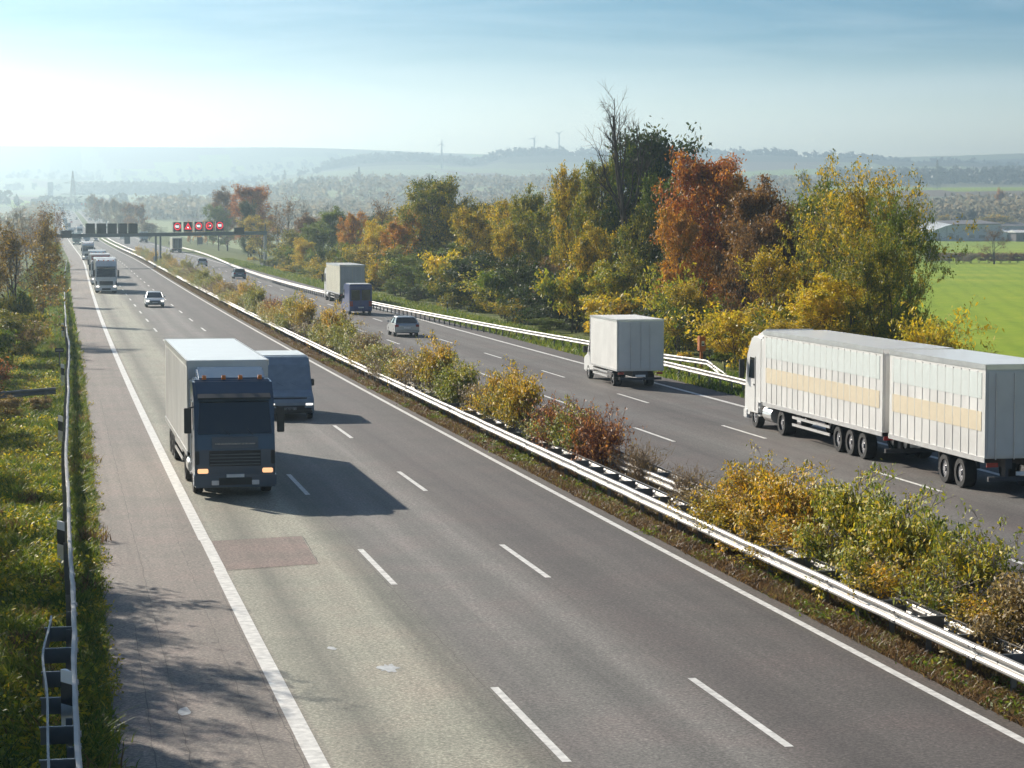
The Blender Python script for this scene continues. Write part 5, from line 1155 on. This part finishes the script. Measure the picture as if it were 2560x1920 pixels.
# oncoming lanes
e = veh('truck', 5.72, 70.5, False, 'dark blue cab lorry with a long white trailer in the near oncoming lane', 'truck'); tractor(e, 'blue_cab', H=3.55); trailer(e, -2.75, 13.6, 'trailer_white', 4.0, 'white_paint')
e = veh('van', 10.15, 97.5, False, 'white-roofed delivery van with a dark front overtaking the blue cab lorry', 'van'); car(e, 'grey_blue_paint', 6.2, 2.02, 2.6, 'van')
m = MB(); m.box(-.93, .93, -6.05, -2.5, 2.6, 2.62); m.build('roof_panel', 'white_paint', e)
e = veh('car', 9.72, 229, False, 'silver hatchback with lit headlights in the middle oncoming lane', 'car'); car(e, 'silver_paint', 4.4, 1.8, 1.48, 'estate')
e = veh('truck', 5.75, 276, False, 'pale silver lorry leading the queue of trucks in the oncoming lane', 'truck'); tractor(e, 'white_paint', H=3.8); trailer(e, -2.75, 13.6, 'trailer_white', 4.0, 'white_paint')
e = veh('truck', 5.55, 312, False, 'lorry with a red and white headboard right behind the pale silver lorry', 'truck'); tractor(e, 'white_paint', H=3.3, sky_=False); trailer(e, -2.75, 13.6, 'trailer_white', 4.0, 'white_paint')
m = MB(); m.box(-1.15, 1.15, -1.15, -1.05, 3.3, 3.85); h_ = m.build('headboard', 'red_paint', e)
m = MB()
for k, x in enumerate((-.95, -.72, -.5, -.1, .15, .4, .62, .85)): m.loft([[(x, y, 3.42), (x+.13, y, 3.42), (x+.2, y, 3.74), (x+.07, y, 3.74)] for y in (-1.05, -1.035)])
m.build('white_lettering', 'plate_white', h_)
e = veh('truck', 5.6, 352, False, 'third lorry of the queue, with a blue-grey windshield edge under a white roof', 'truck'); tractor(e, 'grey_blue_paint', H=3.7); trailer(e, -2.75, 13.6, 'trailer_white', 4.0, 'white_paint')
e = veh('truck', 5.3, 505, False, 'white lorry peeping out at the shoulder side of the truck queue', 'truck'); tractor(e, 'white_paint', H=3.6); trailer(e, -2.75, 13.6, 'trailer_white', 3.9)
e = veh('truck', 5.8, 775, False, 'dark green lorry under the left part of the gantry beam', 'truck'); tractor(e, 'green_paint', H=3.6); trailer(e, -2.75, 13.6, 'green_paint', 3.9)
e = veh('van', 10.0, 830, False, 'grey-blue van beside the dark green lorry under the gantry', 'van'); car(e, 'grey_blue_paint', 6, 2.0, 2.7, 'van')
e = veh('car', 13.4, 845, False, 'dark car in the fast lane under the gantry beam', 'car'); car(e, 'dark_paint', 4.6, 1.85, 1.45, 'sedan')
# outgoing lanes
BD = ((1.95, 2.55, 'yellow_stripe', 'yellow_stripe'), (2.95, 3.75, 'pale_green', 'pale_stripe'))
e = veh('truck', 29.55, 91.6, True, 'very long white lorry with a yellow side stripe filling the right edge', 'truck'); tractor(e, 'white_paint'); trailer(e, -2.75, 13.6, 'trailer_white', 4.0, 'white_paint', bands=BD, rear='trailer_white')
trailer(e, -17.0, 8.3, 'trailer_white', 4.0, 'white_paint', bands=BD, rear='trailer_white', axles=2, skirt=False)
m = MB(); m.bar((0, -16.2, .85), (0, -17.4, .9), .07, 8); m.build('drawbar', 'chassis', e)
e = veh('box_truck', 29.4, 121.5, True, 'white box van ahead of the long striped lorry', 'truck'); box_van(e, 'white_paint', 'trailer_white', 8.4, 3.45)
e = veh('car', 25.5, 171, True, 'silver hatchback in the middle outgoing lane behind the blue van', 'car'); car(e, 'silver_paint', 4.4, 1.8, 1.46, 'hatch')
e = veh('van', 27.25, 213.5, True, 'dark blue van with a white roof close behind the cream lorry', 'van'); car(e, 'blue_van', 6.2, 2.05, 2.75, 'van')
m = MB(); m.box(-.94, .94, -6.1, -2.5, 2.75, 2.78); m.build('roof_panel', 'white_paint', e)
e = veh('truck', 29.7, 249, True, 'cream box lorry with a grey rear in the outgoing slow lane', 'truck'); tractor(e, 'white_paint', H=3.5); trailer(e, -2.7, 12.6, 'tarp_cream', 4.0, 'white_paint', rear='tarp_grey')
e = veh('car', 25.9, 345, True, 'dark silver car short of the gantry in the middle outgoing lane', 'car'); car(e, 'grey_blue_paint', 4.5, 1.82, 1.5, 'estate')
e = veh('car', 25.7, 441, True, 'pale silver car right at the gantry shadow line', 'car'); car(e, 'silver_paint', 4.5, 1.82, 1.5, 'hatch')
e = veh('truck', 29.7, 628, True, 'dark-backed lorry with a cream side under the lit signs', 'truck'); tractor(e, 'dark_paint', H=3.5); trailer(e, -2.7, 12.6, 'tarp_cream', 3.9, rear='dark_paint')
e = veh('truck', 29.6, 838, True, 'blue-grey lorry seen between the gantry median posts', 'truck'); tractor(e, 'grey_blue_paint', H=3.5); trailer(e, -2.7, 12.6, 'grey_blue_paint', 3.9, rear='grey_blue_paint')
e = veh('van', 24.5, 905, True, 'grey van beyond the gantry hanging box in the outgoing lanes', 'van'); car(e, 'silver_paint', 5.6, 1.95, 2.2, 'van')
# distant traffic: one mesh each
def far_proto(kind):
    m = MB()
    if kind == 'car':
        m.mat('silver_paint').prism([(0, .3), (0, .7), (-1, .95), (-4.3, 1.0), (-4.4, .4)], -.9, .9)
        m.mat('glass_dark').loft([[(-.82, -1, .95), (.82, -1, .95), (.82, -4.2, .98), (-.82, -4.2, .98)], [(-.68, -1.9, 1.42), (.68, -1.9, 1.42), (.68, -3.8, 1.42), (-.68, -3.8, 1.42)]])
        m.mat('silver_paint').box(-.7, .7, -3.8, -1.9, 1.42, 1.47); m.mat('tyre')
        for s in (-1, 1):
            for y in (-.8, -3.5): m.cyl((s*.82, y, .31), .31, .2, 'x', 12)
        m.mat('lamp_on').box(-.85, -.55, -.02, .02, .58, .72).box(.55, .85, -.02, .02, .58, .72); m.mat('lamp_red').box(-.85, -.55, -4.42, -4.36, .7, .9).box(.55, .85, -4.42, -4.36, .7, .9)
    else:
        m.mat('silver_paint').prism([(0, .4), (0, 1.9), (-.3, 3), (-.9, 3.6), (-2.2, 3.7), (-2.2, .9), (-.5, .4)], -1.22, 1.22); m.mat('glass_dark').loft([[(-1.1, 0, 1.95), (1.1, 0, 1.95), (1.1, -.1, 1.95), (-1.1, -.1, 1.95)], [(-1.05, -.25, 2.9), (1.05, -.25, 2.9), (1.05, -.35, 2.9), (-1.05, -.35, 2.9)]])
        m.mat('trailer_white').box(-1.27, 1.27, -16, -2.7, 1.05, 3.95); m.mat('chassis').box(-.6, .6, -15.8, -1, .7, 1.04); m.mat('tyre')
        for s in (-1, 1):
            for y in (-1.4, -5, -12, -13.3, -14.6): m.cyl((s*1.05, y, .5), .5, .35, 'x', 12)
        m.mat('lamp_on').box(-1.1, -.75, .0, .03, .7, .9).box(.75, 1.1, 0, .03, .7, .9)
    o = m.build(kind, None, None); me = o.data; bpy.data.objects.remove(o); return me
FP = {'car': far_proto('car'), 'truck': far_proto('truck')}
PN = ['silver_paint', 'white_paint', 'dark_paint', 'grey_blue_paint', 'blue_van', 'red_paint']
lanes = {False: (5.8, 9.9, 13.5), True: (29.3, 25.5, 21.8)}
def far_vehicle(kind, w, Y, out, paint, label, group):
    loc, rz = place(w, Y, out); o = link(kind, FP[kind], None, loc, rz); tag(o, label, kind, group)
    for s in range(len(o.material_slots)):
        if o.material_slots[s].material.name in ('silver_paint', 'trailer_white'):
            o.material_slots[s].link = 'OBJECT'; o.material_slots[s].material = M[paint if o.data.materials[s].name == 'silver_paint' else ('grey_blue_paint' if paint == 'dark_paint' else 'trailer_white')]
for k, (kd, ln, Y, p) in enumerate([('truck', 0, 960, 1), ('truck', 1, 1010, 1), ('truck', 0, 1130, 2), ('car', 1, 1150, 2), ('car', 2, 1240, 2), ('truck', 0, 1330, 3), ('car', 1, 1390, 5), ('car', 1, 1450, 1), ('car', 2, 1520, 2), ('car', 0, 1500, 2), ('car', 0, 1600, 1), ('truck', 0, 1700, 1), ('car', 1, 1640, 1), ('car', 1, 1760, 0), ('car', 1, 1840, 2), ('truck', 0, 1860, 3), ('car', 1, 1930, 1), ('car', 2, 1890, 0), ('truck', 0, 2010, 2), ('car', 1, 2040, 0), ('car', 1, 900, 0), ('car', 2, 985, 1), ('car', 1, 935, 3)]):
    far_vehicle(kd, lanes[False][ln]+R.uniform(-.3, .3), Y, False, PN[p], 'tiny hazy %s coming on in the far traffic beyond the gantry' % kd, 'far oncoming %ss beyond the gantry' % kd)
for k, (kd, ln, Y, p) in enumerate([('car', 1, 1130, 2), ('car', 1, 1190, 2), ('truck', 0, 1260, 1), ('truck', 0, 1420, 3), ('car', 1, 1460, 0), ('car', 1, 1540, 1), ('car', 2, 1500, 0), ('truck', 0, 1600, 3), ('car', 1, 1640, 2), ('car', 2, 1700, 0), ('truck', 0, 1740, 3), ('car', 1, 1790, 0), ('truck', 0, 1880, 2), ('car', 1, 1900, 3), ('car', 2, 1960, 0), ('truck', 0, 2030, 3), ('car', 1, 2060, 1)]):
    far_vehicle(kd, lanes[True][ln]+R.uniform(-.3, .3), Y, True, PN[p], 'tiny hazy %s driving away on the far outgoing lanes' % kd, 'far outgoing %ss beyond the gantry' % kd)
